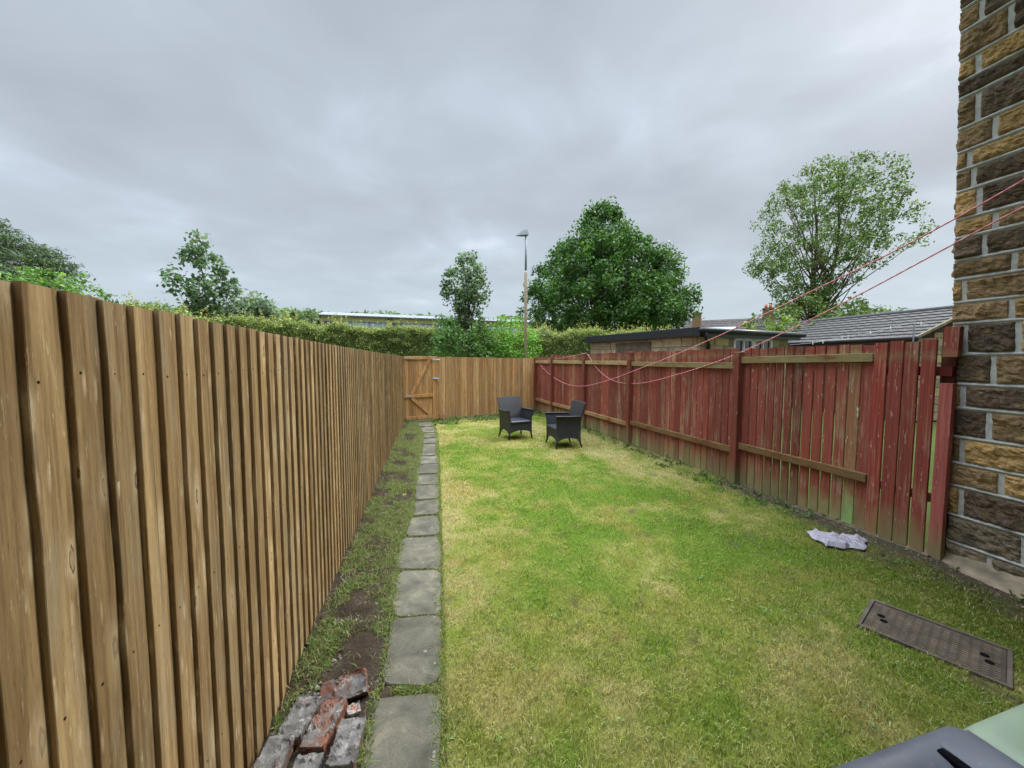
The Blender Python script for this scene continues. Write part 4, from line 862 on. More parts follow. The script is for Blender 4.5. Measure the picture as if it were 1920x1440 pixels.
def crown_pts(rows, D, n, seed=0, shell=.5, depth=1.0, hole=0.0, hs=1.0):
    """cluster centres filling a crown whose width at each photo row is known; round in depth"""
    r = np.random.default_rng(seed); ys = np.array([q[0] for q in rows], float); xl = np.array([q[1] for q in rows], float); xr = np.array([q[2] for q in rows], float); out = []; m_px = D/720.
    mw = (xr-xl).max()
    while len(out) < n:
        py = r.uniform(ys[0], ys[-1]); a = np.interp(py, ys, xl); b = np.interp(py, ys, xr)
        if r.random() > (b-a)/mw: continue
        t = r.uniform(0, 2*math.pi); q = r.random()**shell; hw = (b-a)/2*m_px; p = at((a+b)/2, py, D)+RIGHT*hw*q*math.cos(t)+FWD*hw*depth*q*math.sin(t)
        if hole and float(fbm(p[0]*hs, p[1]*hs, p[2]*hs, 2)) < hole: continue
        out.append(p)
    return np.array(out)
def tree(name, label, cat, rows, D, ncl, per, size, col, crad, trunk_px, trunk_r, seed=0, group=None, hole=0.0, hs=1.0, nbr=20, fork=.35, shell=.5, mat=None, up=.5, droop=0, depth=1.0, clv=.25, trunks=1, aspect=.55, stretch=None, var=.35, cmin=None):
    C = crown_pts(rows, D, ncl, seed, shell, depth, hole, hs); base = at(trunk_px, 674, D); base[2] = 0
    root = thing(name, label, cat, tuple(base), 0, group); r = random.Random(seed); rad = crad*(.6+.8*np.random.default_rng(seed).random(len(C)))
    V, F, CC = leaf_cloud(C, rad, per, size, col, var, seed, up, droop, aspect, clv, stretch); fast_mesh('crown', V-base, F, CC, mat or LEAF, root)
    top = C[:, 2].max(); zb = C[:, 2].min(); 
    for q in range(trunks):
        m_ = MB(); lx = (q-(trunks-1)/2)*trunk_r*2.2; pts = []; rr = []; n = 9
        for i in range(n):
            t = i/(n-1); z = (top-.08*(top-zb))*t; w_ = np.array([float(vn(t*3+q*5, seed))-.5, float(vn(t*3+9+q*5, seed))-.5])*trunk_r*5*t
            pts.append((base[0]+RIGHT[0]*lx*(1+t*3)+w_[0], base[1]+RIGHT[1]*lx*(1+t*3)+w_[1], z)); rr.append(trunk_r*(1-.88*t)+.004)
        m_.tube(pts, rr, 8)
        for i in r.sample(range(len(C)), min(nbr, len(C))):
            c = C[i]; t = max(.12, min(.85, (c[2]/top)*(.45+.25*r.random()))); k = t*(n-1); a = int(k); p = np.array(pts[a])*(1-(k-a))+np.array(pts[min(a+1, n-1)])*(k-a); r0 = trunk_r*(1-.88*t)*.5
            mid = p*.45+c*.55+np.array([0, 0, -.08*np.linalg.norm(c-p)]); m_.tube([p, (p+mid)/2+np.array([0, 0, .02]), mid, c], [r0, r0*.75, r0*.5, r0*.15+.002], 5)
        m_.build('trunk', BARK, root, base)
    return root
# big dark green tree
tree('broadleaf_tree', 'large dense dark green broad tree rising behind the garage', 'tree',
     [(384, 1120, 1134), (398, 1104, 1156), (412, 1092, 1158), (430, 1084, 1176), (450, 1072, 1200), (470, 1042, 1232), (490, 1018, 1246), (510, 1000, 1272), (535, 996, 1264), (560, 980, 1292), (580, 976, 1298), (600, 992, 1284), (622, 1005, 1255)],
     27, 1000, 62, .21, (.070, .145, .032), .55, 1128, .26, 3, hole=.43, hs=.9, nbr=46, shell=.42, clv=.42, depth=.9)
# airy birch-like tree
tree('airy_tree', 'tall airy light green tree with forked trunk behind the tiled roof', 'tree',
     [(308, 1575, 1625), (328, 1480, 1648), (350, 1462, 1660), (375, 1452, 1662), (400, 1440, 1664), (430, 1424, 1676), (455, 1414, 1698), (475, 1414, 1676), (500, 1420, 1636), (525, 1440, 1600), (550, 1458, 1560), (585, 1460, 1565)],
     23, 950, 26, .145, (.115, .175, .048), .33, 1528, .17, 5, hole=.46, hs=1.0, nbr=26, shell=.5, trunks=2, droop=.8, clv=.3, var=.4)
S1 = dict(up=.9, aspect=.75, clv=.3)
tree('young_tree', 'young sycamore with dark leaves standing in the hedge at left', 'tree',
     [(442, 366, 382), (458, 362, 388), (470, 352, 408), (485, 350, 414), (500, 352, 412), (508, 345, 420), (520, 326, 436), (540, 331, 436), (560, 340, 424), (580, 362, 404), (600, 378, 398)],
     13.4, 95, 24, .135, (.115, .18, .085), .24, 386, .05, 6, hole=.30, hs=2.5, nbr=26, **S1)
tree('young_tree', 'young sycamore with grey green leaves beside the street lamp', 'tree',
     [(478, 868, 886), (490, 855, 900), (505, 850, 912), (520, 828, 918), (545, 829, 916), (570, 842, 914), (590, 852, 912), (612, 860, 900), (650, 866, 890)],
     15.5, 150, 26, .13, (.15, .22, .115), .25, 877, .08, 8, hole=.25, hs=2.0, nbr=26, **S1)
tree('conifer_tree', 'dark feathery conifer showing above the fence at the left edge', 'tree',
     [(405, -90, -30), (425, -90, -6), (440, -100, 24), (454, -100, 48), (470, -100, 78), (492, -100, 100), (512, -100, 98), (540, -100, 100), (580, -100, 90)],
     12.5, 420, 60, .16, (.085, .13, .055), .30, -60, .15, 12, nbr=30, mat=NEEDLE, aspect=.16, stretch=(1.7, 1.2, .35), up=.8, hole=.3, hs=1.6)
tree('leafy_shrub', 'bright green leafy shrub in front of the conifer above the left fence', 'shrub',
     [(508, 50, 85), (520, 25, 150), (530, 10, 165), (545, -10, 170), (565, -30, 172), (600, -30, 160)], 9.5, 110, 30, .095, (.14, .25, .06), .22, 70, .04, 13, nbr=12, hole=.2, **S1)
# far trees at left
tree('distant_tree', 'rounded grey green tree far behind the young sycamore', 'tree', [(562, 452, 478), (568, 435, 500), (578, 430, 505), (590, 425, 508), (610, 420, 510)], 42, 70, 50, .42, (.15, .21, .12), 1.0, 460, .3, 14, hole=.33, hs=.3, nbr=14)
tree('distant_tree', 'small dark tree top just right of the chimney house and garage gap', 'tree', [(583, 1612, 1655), (592, 1590, 1675), (610, 1560, 1700)], 48, 40, 50, .5, (.11, .18, .08), 1.1, 1630, .3, 15, nbr=8)
def wood_mass():
    C = []; r = np.random.default_rng(4)
    for px in np.arange(215, 1010, 3.0):
        topy = np.interp(px, [215, 260, 330, 400, 520, 600, 700, 1000], [574, 572, 577, 582, 580, 588, 592, 600])+6*(vn(px*.045, 1.0)-.5)+5*(vn(px*.16, 2.0)-.5)
        for k in range(6): D = 78+r.normal(0, 5); C.append(at(px, topy+4+k*6+r.random()*5, D))
    C = np.array(C); V, F, CC = leaf_cloud(C, 1.3, 26, .8, (.15, .22, .09), .35, 9, clv=.35); o = fast_mesh('distant_wood', V, F, CC, LEAF); tag(o, 'low line of distant trees along the horizon at left', 'wood', kind='stuff')
wood_mass()
def hedge():
    K = [(235, 10.8, 575), (330, 11.8, 592), (400, 12.6, 598), (470, 13.4, 602), (560, 14.7, 608), (640, 16, 613), (740, 17.2, 619), (830, 17.6, 622), (1000, 17.9, 624), (1120, 18, 624), (1290, 18, 624)]
    B = np.array([at(k[0], 674, k[1])[:2] for k in K]); Z = [at(k[0], k[2], k[1])[2] for k in K]; seg_ = np.r_[0, np.cumsum(np.linalg.norm(np.diff(B, axis=0), axis=1))]; Lt = seg_[-1]
    root = thing('garden_hedge', 'long untrimmed green hedge running behind the end fence', 'hedge', (B[5][0], B[5][1], 0)); base = np.array([B[5][0], B[5][1], 0]); r = np.random.default_rng(21)
    def pos(t): return np.array([np.interp(t, seg_, B[:, 0]), np.interp(t, seg_, B[:, 1])])
    C = []; 
    for i in range(2600):
        t = r.random()*Lt; q = pos(t); tz = np.interp(t, seg_, Z)+.55*(float(fbm(t*1.3, 3, 1, 4))-.5); a = r.random()
        if a < .45: z = tz-.10*r.random(); o = r.uniform(-.1, .9)
        else: z = .9+(tz-.9)*r.random(); o = -.12+.16*float(fbm(t*2, z*2, 7))+.1*r.random()
        C.append([q[0]+FWD[0]*o, q[1]+FWD[1]*o, z])
    C = np.array(C); L1 = leaf_cloud(C, .17, 36, .062, (.235, .295, .090), .5, 22, clv=.5)
    # long upright shoots
    Sx = []
    for i in range(420):
        t = r.random()*Lt; q = pos(t); tz = np.interp(t, seg_, Z)+.55*(float(fbm(t*1.3, 3, 1, 4))-.5); hgt = .15+.42*r.random()**2
        for k in range(7): Sx.append([q[0]+r.normal(0, .02), q[1]+r.random()*.02+.3*FWD[1]*r.random(), tz+hgt*k/7])
    L2 = leaf_cloud(np.array(Sx), .035, 3, .055, (.36, .38, .13), .3, 23)
    V, F, CC = merge([L1, L2]); fast_mesh('foliage', V-base, F, CC, LEAF, root)
    core = MB(); n = 120
    def cf(u, v):
        t = u*Lt; q = pos(t); tz = np.interp(t, seg_, Z)-.14+.12*(float(fbm(t*1.3, 3, 1, 3))-.5); pr = [(0, -.05), (.02, 0), (.06, .9), (.2, 1), (.75, 1), (.9, .9), (1, -.05)]; o = np.interp(v, [0, .15, .4, .5, .7, .85, 1], [p[0] for p in pr]); z = np.interp(v, [0, .15, .4, .5, .7, .85, 1], [p[1] for p in pr])*tz
        j = .1*(float(fbm(t*3, v*9, 5))-.5); return (q[0]+FWD[0]*(o+j), q[1]+FWD[1]*(o+j), z)
    core.grid(cf, n, 14); core.build('dark_core', simple('hedge_core_shade', (.09, .11, .035), .95, .05, 30, .5, .8, dist=.05), root, base)  # solid core added behind the leaves, inner shade put into its dark colour
hedge()
B1 = dict(up=.7, aspect=.6, clv=.35)
tree('elder_bush', 'rounded bright green bush left of the street lamp above the end fence', 'bush', [(594, 925, 950), (600, 908, 975), (612, 900, 992), (630, 890, 1005), (655, 885, 1012), (690, 885, 1010)], 15.6, 150, 34, .10, (.14, .29, .045), .26, 945, .04, 31, nbr=12, shell=.35, **B1)
tree('ivy_bush', 'dark leafy climber with pale leaf clusters under the young sycamore', 'bush', [(602, 845, 900), (618, 822, 925), (640, 815, 935), (665, 808, 940), (695, 808, 940)], 15.0, 170, 32, .10, (.095, .175, .05), .24, 870, .05, 32, nbr=10, shell=.4, **B1)
tree('sprouting_bush', 'light green upright bush leaning beside the young sycamore trunk', 'bush', [(584, 820, 832), (598, 815, 850), (615, 812, 862), (640, 810, 870), (680, 808, 870)], 14.6, 70, 30, .10, (.14, .26, .07), .20, 838, .03, 33, nbr=8, **B1)
tree('garden_shrub', 'pale green shrub spilling over the roof below the airy tree', 'shrub', [(594, 1400, 1412), (600, 1395, 1480), (608, 1392, 1510), (625, 1390, 1520), (650, 1390, 1520)], 15.5, 60, 26, .12, (.17, .25, .05), .2, 1440, .03, 34, nbr=8, hole=.2, **B1)
tree('garden_shrub', 'dark green shrub mass around the foot of the airy tree', 'shrub', [(560, 1490, 1545), (572, 1470, 1600), (588, 1440, 1620), (610, 1430, 1660), (640, 1430, 1660)], 21.5, 130, 36, .18, (.13, .19, .055), .45, 1530, .05, 35, nbr=8, **B1)
# ------------------------------------------------------------------ street lamp
def lamp():
    b = at(985.5, 674, 14.6); root = thing('street_lamp', 'slim grey and buff street lamp rising behind the end fence', 'street lamp', (b[0], b[1], 0)); zt = at(985, 440, 14.6)[2]; zm = at(985, 508, 14.6)[2]
    M = simple('buff_painted_steel', (.47, .36, .25), .6, .3, 8, .1, .05); m_ = MB(); m_.tube([(0, 0, 0), (0, 0, zm-.06), (0, 0, zm)], [.066, .058, .042], 16); m_.build('lower_pole', M, root)
    m_ = MB(); m_.tube([(0, 0, zm), (0, 0, zt)], [.040, .036], 14); m_.build('upper_pole', simple('grey_painted_steel', (.30, .34, .38), .5, .4, 8, .1, .05), root)
    hd = MB(); L_ = -RIGHT; 
    def q(a, w_, z): return (L_[0]*a+FWD[0]*w_, L_[1]*a+FWD[1]*w_, zt+z)
    ringx = [(-.10, .05, .00, .09), (-.06, .09, -.02, .15), (.05, .12, -.03, .165), (.18, .11, -.035, .11), (.32, .06, -.04, .0), (.38, .01, -.045, -.03)]
    vs = []; 
    for a, w_, z0, z1 in ringx: vs += [q(a, -w_, z0), q(a, w_, z0), q(a, w_*.6, z1), q(a, -w_*.6, z1)]
    fs = [(i*4+k, i*4+(k+1) % 4, (i+1)*4+(k+1) % 4, (i+1)*4+k) for i in range(5) for k in range(4)]+[(3, 2, 1, 0), (20, 21, 22, 23)]
    hd.add(vs, fs); hd.build('lamp_head', simple('lamp_grey', (.28, .30, .32), .5, .4, 8, .1, .05), root)
    gl = MB(); gl.add([q(.06, -.075, -.034), q(.30, -.045, -.043), q(.30, .045, -.043), q(.06, .075, -.034)], [(0, 1, 2, 3)]); gl.build('lens', simple('lamp_lens', (.35, .27, .22), .2, .5), root)
lamp()
# ------------------------------------------------------------------ garage
GLASS = Mat('window_glass', .08, .8).done((.03, .035, .045)); WHITE = simple('white_paint', (.72, .73, .74), .5, .3, 10, .08, .05)
def stone_wall(m_, a, b, z0, z1, rows, seed, th=.03, lmin=.3, lmax=.55, cols=((.40, .30, .16), (.33, .25, .14), (.27, .22, .14), (.22, .18, .12)), skip=None):
    """coursed stones on the plane a->b (facing right-hand side)"""
    r = random.Random(seed); a = np.array(a); b = np.array(b); d = b-a; L_ = np.linalg.norm(d); d /= L_; n = np.array([d[1], -d[0]]); h = (z1-z0)/rows
    for k in range(rows):
        s_ = -.1*(k % 2)*2*r.random()
        while s_ < L_:
            w_ = r.uniform(lmin, lmax); s0 = max(s_, 0)+.006; s1 = min(s_+w_, L_)-.006; s_ += w_
            if s1-s0 < .03: continue
            for (c0, c1) in ([(s0, s1)] if not (skip and skip[2] < z0+(k+.5)*h < skip[3]) else [(s0, min(s1, skip[0])), (max(s0, skip[1]), s1)]):
                if c1-c0 < .03: continue
                c = r.choice(cols); q = .8+.4*r.random(); mid = a+d*(c0+c1)/2+n*(th/2-.01); e = .008*r.random()
                m_.obox((mid[0], mid[1], z0+h*(k+.5)), (*d, 0), (*n, 0), (0, 0, 1), (c1-c0)/2, th/2+e, h/2-.006, (c[0]*q, c[1]*q, c[2]*q, r.random()), bev=.012)
def garage():
    C0 = np.array(at(1310, 674, 8.3)[:2]); zt = at(1310, 613, 8.3)[2]; E1 = np.array(at(1097, 674, 12.0)[:2]); E2 = np.array(at(1498, 674, 9.75)[:2])
    d2 = (E2-C0)/np.linalg.norm(E2-C0); d1 = (E1-C0)/np.linalg.norm(E1-C0); L1 = np.linalg.norm(E1-C0); L2 = np.linalg.norm(E2-C0); E3 = E1+d2*L2
    root = thing('stone_garage', 'flat roofed stone garage with black fascia behind the red fence', 'garage', (C0[0], C0[1], 0)); off = (C0[0], C0[1], 0); ov = .12
    wc = [C0+d1*ov+d2*ov, E2+d1*ov-d2*ov*2.2, E3-d1*ov-d2*ov, E1-d1*ov+d2*ov]; zf = zt-.19
    m_ = MB(); m_.add([(*p, 0) for p in wc]+[(*p, zf+.1) for p in wc], [(0, 1, 5, 4), (1, 2, 6, 5), (2, 3, 7, 6), (3, 0, 4, 7)]); m_.build('wall', MORTAR, root, off)
    # window position along face 2
    def s2(px): r_, f = ray(px, 720); A = np.array([[r_[0], -d2[0]], [r_[1], -d2[1]]]); return np.linalg.solve(A, wc[0])[1]
    w0, w1 = s2(1370), s2(1441); wz1 = H+(674-634)/720*8.9; wz0 = wz1-.75
    m_ = MB(); stone_wall(m_, wc[0], wc[1], .0, zf, 11, 3, skip=(w0, w1, wz0, wz1), cols=((.46, .38, .23), (.40, .34, .21), (.34, .29, .19), (.28, .24, .17)))
    stone_wall(m_, wc[3], wc[0], .0, zf, 10, 5, cols=((.46, .38, .24), (.40, .34, .22), (.35, .30, .20))); m_.build('stonework', GSTONE, root, off)
    n1 = -d1*0+np.array([d2[1], -d2[0]]); n1 = np.array([-(-d2[1]), -d2[0]]); nn = np.array([d2[1], -d2[0]])
    def P2(s_, o, z): p = wc[0]+d2*s_+nn*o; return (p[0], p[1], z)
    wf = MB(); mid = (w0+w1)/2
    for a, b in ((w0, mid-.005), (mid+.005, w1)):
        for z in (wz0+.03, wz1-.03): wf.bar(P2(a, .03, z), P2(b, .03, z), .05, .05)
        for s_ in (a+.025, b-.025, (a+b)/2): wf.bar(P2(s_, .031, wz0), P2(s_, .031, wz1), .048, .05 if s_ != (a+b)/2 else .03, up=(*d2, 0))
    w_ = wf.build('window', WHITE, root, off)
    gl = MB(); gl.add([P2(w0, .012, wz0), P2(w1, .012, wz0), P2(w1, .012, wz1), P2(w0, .012, wz1)], [(0, 1, 2, 3)]); gl.build('pane', GLASS, w_, off)
    li = MB(); li.bar(P2(w0-.08, .01, wz1+.07), P2(w1+.08, .01, wz1+.07), .07, .11, col=(.8, .72, .55, .2), bev=.005); li.build('lintel', GSTONE, root, off)
    rf = MB(); rc = [C0, E2, E3, E1]; rf.add([(*p, zf+.02) for p in rc]+[(*p, zt-.01) for p in rc], [(0, 1, 5, 4), (1, 2, 6, 5), (2, 3, 7, 6), (3, 0, 4, 7), (4, 5, 6, 7), (3, 2, 1, 0)]); rf.build('roof', simple('black_roof_felt', (.030, .032, .036), .55, .4, 10, .3, .2), root, off)
    fa = MB(); a = C0-np.array([-nn[0]*0, 0]); n_1 = np.array([d1[1], -d1[0]]); n_1 = -n_1 if np.dot(n_1, -d2) < 0 else n_1
    fa.bar((*(C0+n_1*.012-d1*.03), zf+.10), (*(E1+n_1*.012), zf+.10), .024, .19, bev=.004); fa.build('fascia', DARKP, root, off)
    gu = MB(); gu.tube([(*(C0+nn*.07-d2*.06), zt-.07), (*(E2+nn*.07+d2*.05), zt-.085)], .055, 10); gu.bar((*(C0+nn*.012), zf+.06), (*(E2+nn*.012), zf+.06), .022, .16); gu.build('gutter', DARKP, root, off)
    dp = MB(); b0 = C0+nn*.07+d2*.10; b1 = wc[0]+d2*.12+nn*.07; dp.tube([(*b0, zt-.10), (*b0, zt-.20), (*(b0*.5+b1*.5+d2*.04), zt-.27), (*(b1+d2*.12), zt-.36), (*(b1+d2*.12), .1)], .036, 10); dp.build('downpipe', DARKP, root, off)
    pt = MB(); p0 = np.array(wc[3]); dd = (wc[0]-wc[3])/np.linalg.norm(wc[0]-wc[3]); nL = np.array([dd[1], -dd[0]]); pc = p0+dd*1.85+nL*.035; pt.obox((*pc, zf-.30), (*dd, 0), (*nL, 0), (0, 0, 1), .65, .012, .24, (.6, .6, .58, .3)); pt.build('render_patch', CONC, root, off)
garage()
# ------------------------------------------------------------------ tiled low building
def tiled():
    xe, y0, y1 = 12.7, 7.85, 15.6; ze = 2.30; s_ = 2.12; sl = .415; zr = ze+sl*s_
    root = thing('tiled_outbuilding', 'low building with grey interlocking tile roof and dark gutter beside the house corner', 'building', (xe, y0, 0)); off = (xe, y0, 0)
    m_ = MB(); a = xe+.12; b = xe+2*s_-.12; m_.add([(a, y0+.08, 0), (b, y0+.08, 0), (b, y1, 0), (a, y1, 0), (a, y0+.08, ze), (b, y0+.08, ze), (b, y1, ze), (a, y1, ze), ((a+b)/2, y0+.08, zr-.08), ((a+b)/2, y1, zr-.08)], [(0, 1, 5, 8, 4), (1, 2, 6, 5), (2, 3, 7, 9, 6), (3, 0, 4, 7)])
    m_.build('wall', simple('shaded_brick', (.085, .055, .042), .9, .1, 6, .35, .3), root, off)  # deep shade on this wall is put into its brown colour
    g_ = MB(); stone_wall(g_, (xe+.1, y0+.07), (xe+2*s_-.1, y0+.07), .0, ze-.02, 10, 4)
    for k in range(5): z0 = ze-.02+k*.16; w_ = (zr-.1-z0)/sl; 
    for k in range(5):
        z0 = ze-.02+k*.165; hw = max(.1, (zr-.14-(z0+.165))/sl)
        stone_wall(g_, (xe+s_-hw, y0+.07), (xe+s_+hw, y0+.07), z0, z0+.16, 1, 20+k)
    g_.build('gable_stonework', GSTONE, root, off)
    rf = MB(); nr = 9; dx = s_/nr
    for k in range(nr):      # each course of tiles: a wavy lapped strip with a visible thick edge
        xa = xe-.08+k*(s_+.08)/nr; xb = xe-.08+(k+1)*(s_+.08)/nr+.05; za = ze+sl*(xa-xe)+.035; zb = ze+sl*(xb-xe)+.0
        c = .8+.3*random.random(); n = 160
        def tf(u, v, xa=xa, xb=xb, za=za, zb=zb): 
            y = y0-.08+(y1-y0+.16)*u; wv = .013*abs(math.sin(y*math.pi/.30))
            return (xa+(xb-xa)*max(0, (v-.25)/.75), y, (za-.032+.032*min(1, v/.25))*(1-max(0, (v-.25)/.75))+zb*max(0, (v-.25)/.75)+wv)
        rf.grid(tf, n, 4, (c, c, c, .5), smooth=False)
    rf.add([(xe+s_, y0-.08, zr-.0), (xe+2*s_+.08, y0-.08, ze-.03), (xe+2*s_+.08, y1+.08, ze-.03), (xe+s_, y1+.08, zr)], [(0, 1, 2, 3)])
    rf.build('roof', simple('grey_concrete_tiles', (.070, .066, .064), .8, .25, 14, .35, .4), root, off)
    rd = MB(); rd.tube([(xe+s_, y0-.1, zr+.02), (xe+s_, y1+.1, zr+.02)], .07, 10); rd.build('ridge', simple('ridge_tiles', (.10, .10, .105), .85), root, off)
    ve = MB(); ve.bar((xe-.06, y0-.05, ze+.0), (xe+s_, y0-.05, zr+.0), .05, .07, (0, 0, 1), (.9, .85, .75, .5)); ve.build('verge', CONC, root, off)
    gu = MB(); gu.tube([(xe-.12, y0-.1, ze-.03), (xe-.12, y1+.1, ze-.03)], .06, 10); gu.box(xe-.07, xe-.02, y0-.05, y1, ze-.16, ze-.02); gu.build('gutter', simple('brown_black_gutter', (.035, .022, .022), .4, .5), root, off)
tiled()
# ------------------------------------------------------------------ houses far behind
def far_house():
    D = 28; L = at(1200, 674, D+6); Rr = at(1560, 674, D); zl = at(1312, 605, 32)[2]; zr = at(1500, 581, 29)[2]; zr = 5.0
    a = L[:2]; b = Rr[:2]; d = (b-a)/np.linalg.norm(b-a); n = np.array([-d[1], d[0]]); Lg = np.linalg.norm(b-a); root = thing('slate_roof_house', 'house with brown slate roof and brick chimney seen over the garage', 'house', (*a, 0)); off = (*a, 0)
    zR = at(1430, 591, 30.5)[2]; ze = 2.7; w_ = 3.2
    m_ = MB(); m_.add([(*(a), 0), (*(b), 0), (*(b+n*2*w_), 0), (*(a+n*2*w_), 0), (*a, ze), (*b, ze), (*(b+n*2*w_), ze), (*(a+n*2*w_), ze), (*(a+n*w_), zR-.05), (*(b+n*w_), zR-.05)], [(0, 1, 5, 4), (1, 2, 6, 9, 5), (2, 3, 7, 6), (3, 0, 4, 8, 7)]); m_.build('wall', simple('far_brick', (.25, .15, .10), .9), root, off)
    rf = MB()
    for k in range(14):
        o0 = -.2+(w_+.2)*k/14; o1 = -.2+(w_+.2)*(k+1)/14+.03; z0 = ze+(zR-ze)*(o0/w_)+.04; z1 = ze+(zR-ze)*(o1/w_)+.01; p = [a+n*o0, b+n*o0, b+n*o1, a+n*o1]; c = .85+.3*random.random()
        rf.add([(*p[0], z0), (*p[1], z0), (*p[2], z1), (*p[3], z1), (*p[0], z0-.05), (*p[1], z0-.05)], [(0, 1, 2, 3), (4, 5, 1, 0)], (c, c, c, .5))
    rf.add([(*(a+n*w_), zR), (*(b+n*w_), zR), (*(b+n*(2*w_+.2)), ze-.1), (*(a+n*(2*w_+.2)), ze-.1)], [(0, 1, 2, 3)]); r_ = rf.build('roof', simple('brown_slates', (.085, .072, .066), .8, .2, 3, .3, .2), root, off)
    for px, ht, wd in ((1435, .95, .30), ):
        A = np.array([[ray(px, 720)[0][0], -d[0]], [ray(px, 720)[0][1], -d[1]]]); s_ = np.linalg.solve(A, a+n*w_*.9)[1]; c = a+d*s_+n*w_*.95
        ch = MB(); ch.obox((*c, zR+.15), (*d, 0), (*n, 0), (0, 0, 1), .36, .3, .62, bev=.02); ch.obox((*c, zR+.74), (*d, 0), (*n, 0), (0, 0, 1), .41, .35, .05); cc = ch.build('chimney', simple('red_brown_brick', (.23, .125, .09), .9, .1, 25, .35, .3), r_, off)
        for q in (-.16, .16): p = c+d*q; MB().tube([(*p, zR+.76), (*p, zR+1.12)], [.12, .10], 10).build('chimney_pot', simple('terracotta', (.48, .17, .08), .8), root, off)
    A = np.array([[ray(1345, 720)[0][0], -d[0]], [ray(1345, 720)[0][1], -d[1]]]); s_ = np.linalg.solve(A, a)[1]
    sk = MB(); P = lambda s2, o: (*(a+d*s2+n*o), ze+(zR-ze)*o/w_+.13); sk.add([P(s_-1.6, .3), P(s_+.5, .3), P(s_+1.3, 2.1), P(s_-.9, 2.1)], [(0, 1, 2, 3)]); sk.build('roof_panel', simple('white_roof_sheet', (.36, .40, .45), .4), root, off)
far_house()
def chimney_house():
    c = at(1304, 674, 34); root = thing('brick_house', 'brick house with plain stack mostly hidden behind the big tree', 'house', (c[0], c[1], 0)); z = at(1304, 592, 34)[2]; off = (c[0], c[1], 0)
    m_ = MB(); m_.obox((c[0]-3.2, c[1]+1, 1.4), RIGHT, FWD, (0, 0, 1), 3.6, 2.5, 1.4); m_.build('wall', simple('brick_wall_far', (.24, .14, .10), .9), root, off)
    k = [c+np.array([-3.2, 1, 0])+RIGHT*a+FWD*b for a, b in ((-3.8, -2.7), (3.8, -2.7), (3.8, 2.7), (-3.8, 2.7), (-3.8, 0), (3.8, 0))]
    m_ = MB(); m_.add([(k[0][0], k[0][1], 2.75), (k[1][0], k[1][1], 2.75), (k[2][0], k[2][1], 2.75), (k[3][0], k[3][1], 2.75), (k[4][0], k[4][1], 4.5), (k[5][0], k[5][1], 4.5)], [(0, 1, 5, 4), (2, 3, 4, 5), (1, 2, 5), (3, 0, 4)]); r_ = m_.build('roof', simple('slate_far', (.08, .075, .075), .8), root, off)
    m_ = MB(); m_.obox((c[0], c[1], (z+3.4)/2+.2), RIGHT, FWD, (0, 0, 1), .28, .28, (z-3.4)/2, bev=.02); m_.obox((c[0], c[1], z+.2), RIGHT, FWD, (0, 0, 1), .34, .34, .06); m_.build('chimney', simple('red_brick_stack', (.28, .14, .09), .9), r_, off)
    c2 = at(1483, 674, 33); root = thing('gable_house', 'brown brick house end showing behind the airy tree', 'house', (c2[0], c2[1], 0)); off = (c2[0], c2[1], 0); z2 = at(1483, 571, 33)[2]
    m_ = MB(); m_.obox((c2[0]+1.6, c2[1]+2, 2.0), RIGHT, FWD, (0, 0, 1), 2.6, 2.5, 2.0); m_.build('wall', simple('brown_gable', (.19, .13, .10), .9), root, off)
    k = [c2+np.array([1.6, 2, 0])+RIGHT*a+FWD*b for a, b in ((-2.8, -2.7), (2.8, -2.7), (2.8, 2.7), (-2.8, 2.7), (-2.8, 0), (2.8, 0))]
    m_ = MB(); m_.add([(k[0][0], k[0][1], 3.95), (k[1][0], k[1][1], 3.95), (k[2][0], k[2][1], 3.95), (k[3][0], k[3][1], 3.95), (k[4][0], k[4][1], 5.3), (k[5][0], k[5][1], 5.3)], [(0, 1, 5, 4), (2, 3, 4, 5), (1, 2, 5), (3, 0, 4)]); r_ = m_.build('roof', simple('slate_far_b', (.08, .075, .075), .8), root, off)
    m_ = MB(); m_.obox((c2[0], c2[1], (z2+3.6)/2), RIGHT, FWD, (0, 0, 1), .45, .35, (z2-3.6)/2, bev=.02); m_.build('chimney', simple('brown_stack', (.20, .14, .11), .9), r_, off)
chimney_house()
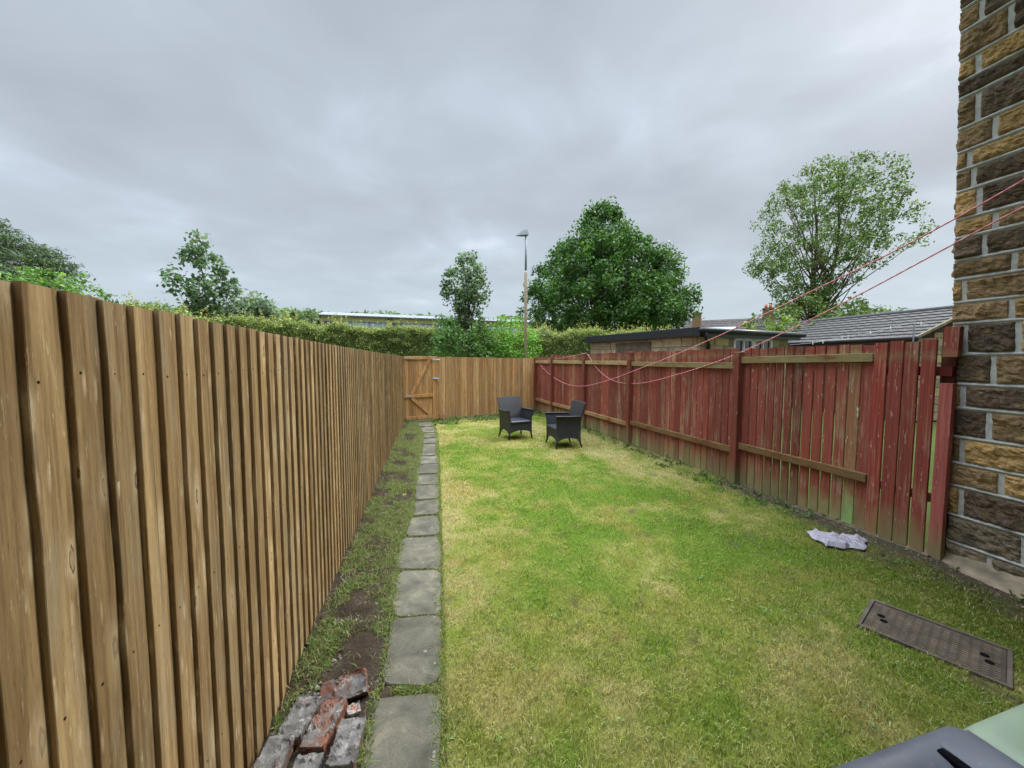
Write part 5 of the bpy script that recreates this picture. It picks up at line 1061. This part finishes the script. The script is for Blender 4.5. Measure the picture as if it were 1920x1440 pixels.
# ------------------------------------------------------------------ industrial building
def factory():
    a = at(604, 674, 50)[:2]; b = at(1010, 674, 61)[:2]; d = (b-a)/np.linalg.norm(b-a); n = np.array([-d[1], d[0]]); L_ = np.linalg.norm(b-a); zt = H+90/720*50; ze = H+81.5/720*50
    root = thing('industrial_unit', 'long pale yellow industrial building with window strip and grey metal roof beyond the hedge', 'building', (*a, 0)); off = (*a, 0)
    P = lambda s_, o, z: (*(a+d*s_+n*o), z)
    m_ = MB(); m_.add([P(0, 0, 0), P(L_, 0, 0), P(L_, 12, 0), P(0, 12, 0), P(0, 0, ze), P(L_, 0, ze), P(L_, 12, ze), P(0, 12, ze)], [(0, 1, 5, 4), (1, 2, 6, 5), (2, 3, 7, 6), (3, 0, 4, 7)]); m_.build('wall', simple('pale_yellow_cladding', (.62, .54, .32), .7, .2, 1, .12, .1), root, off)
    m_ = MB(); m_.add([P(-.3, -.4, ze), P(L_+.3, -.4, ze), P(L_+.3, -.4, ze+.12), P(-.3, -.4, ze+.12), P(L_+.3, 6, zt+.55), P(-.3, 6, zt+.55), P(L_+.3, 12.4, ze), P(-.3, 12.4, ze)], [(0, 1, 2, 3), (3, 2, 4, 5), (5, 4, 6, 7), (0, 3, 5, 7), (1, 6, 4, 2)])
    for i in range(int(L_/.8)): m_.bar(P(i*.8, -.38, ze+.14), P(i*.8, 6, zt+.57), .05, .03)
    m_.build('roof', simple('grey_metal_roof', (.25, .28, .31), .5, .4, 2, .15, .1), root, off)
    tr = MB(); tr.bar(P(-.3, -.43, ze-.02), P(L_+.3, -.43, ze-.02), .06, .16); tr.build('gutter', simple('brown_trim', (.12, .085, .06), .6), root, off)
    def s1(px): r_, f = ray(px, 720); A = np.array([[r_[0], -d[0]], [r_[1], -d[1]]]); return np.linalg.solve(A, a)[1]
    z1 = H+(674-602.5)/720*50; z0 = z1-.85; GL = Mat('sky_reflection_glazing', .15, .8).done((.30, .40, .55))  # pane colour is a painted reflection of the sky
    for p0, p1, n_ in ((612, 726, 7), (738, 880, 9), (892, 1000, 7)):
        A0, A1 = s1(p0), s1(p1)
        fr = MB(); 
        for i in range(n_+1): s_ = A0+(A1-A0)*i/n_; fr.bar(P(s_, -.05, z0-1.3), P(s_, -.05, z1), .08, .09, up=(*d, 0))
        for z in (z0, z1, z0-.1, z0-1.3): fr.bar(P(A0, -.05, z), P(A1, -.05, z), .08, .08)
        w_ = fr.build('window_frame', simple('grey_window_frame', (.16, .17, .19), .5), root, off)
        for i in range(n_):
            q0 = A0+(A1-A0)*i/n_+.06; q1 = A0+(A1-A0)*(i+1)/n_-.06; MB().add([P(q0, -.02, z0+.03), P(q1, -.02, z0+.03), P(q1, -.02, z1-.03), P(q0, -.02, z1-.03)], [(0, 1, 2, 3)]).build('pane', GL if i or p0 > 880 else GLASS, w_, off)
        MB().add([P(A0, -.02, z0-1.25), P(A1, -.02, z0-1.25), P(A1, -.02, z0-.12), P(A0, -.02, z0-.12)], [(0, 1, 2, 3)]).build('lower_panel', simple('green_grey_panel', (.30, .34, .28), .5), w_, off)
    fl = MB(); s_ = s1(733); fl.obox(P(s_, -.2, z1+.55), (*d, 0), (*n, 0), (0, 0, 1), .25, .15, .14); fl.build('floodlight', DARKP, root, off)
factory()
# ------------------------------------------------------------------ neighbour's peg line
def peg_line():
    D0 = 7.0; rt = thing('peg_line', 'thin grey line with white pegs and a slim dark pole beyond the red fence', 'washing line', tuple(at(1710, 674, D0)*np.array([1, 1, 0]))); off = np.array(rt.location)
    pts = [at(px, py, D) for px, py, D in ((1480, 647, 8.6), (1524, 643, 8.2), (1580, 632, 7.8), (1630, 625, 7.5), (1670, 614, 7.3), (1710, 605, 7.0), (1760, 610, 6.6))]
    MB().tube(pts, .004, 5).build('line', simple('grey_line', (.5, .5, .5), .6), rt, off)
    for px, py, D in ((1524, 643, 8.2), (1543, 641, 8.1), (1579, 634, 7.8), (1590, 632, 7.75), (1632, 624, 7.5), (1670, 615, 7.3), (1727, 607, 6.85)):
        p = at(px, py, D); m_ = MB(); m_.obox(p, (.9, .3, .15), (0, 1, 0), (0, .1, 1), .010, .006, .035, bev=.002); o = m_.build('peg', WHITE, rt, off)
    p = at(1710, 674, D0); MB().tube([(p[0], p[1], 0), (p[0], p[1], at(1710, 603, D0)[2])], .012, 8).build('pole', DARKP, rt, off)
peg_line()
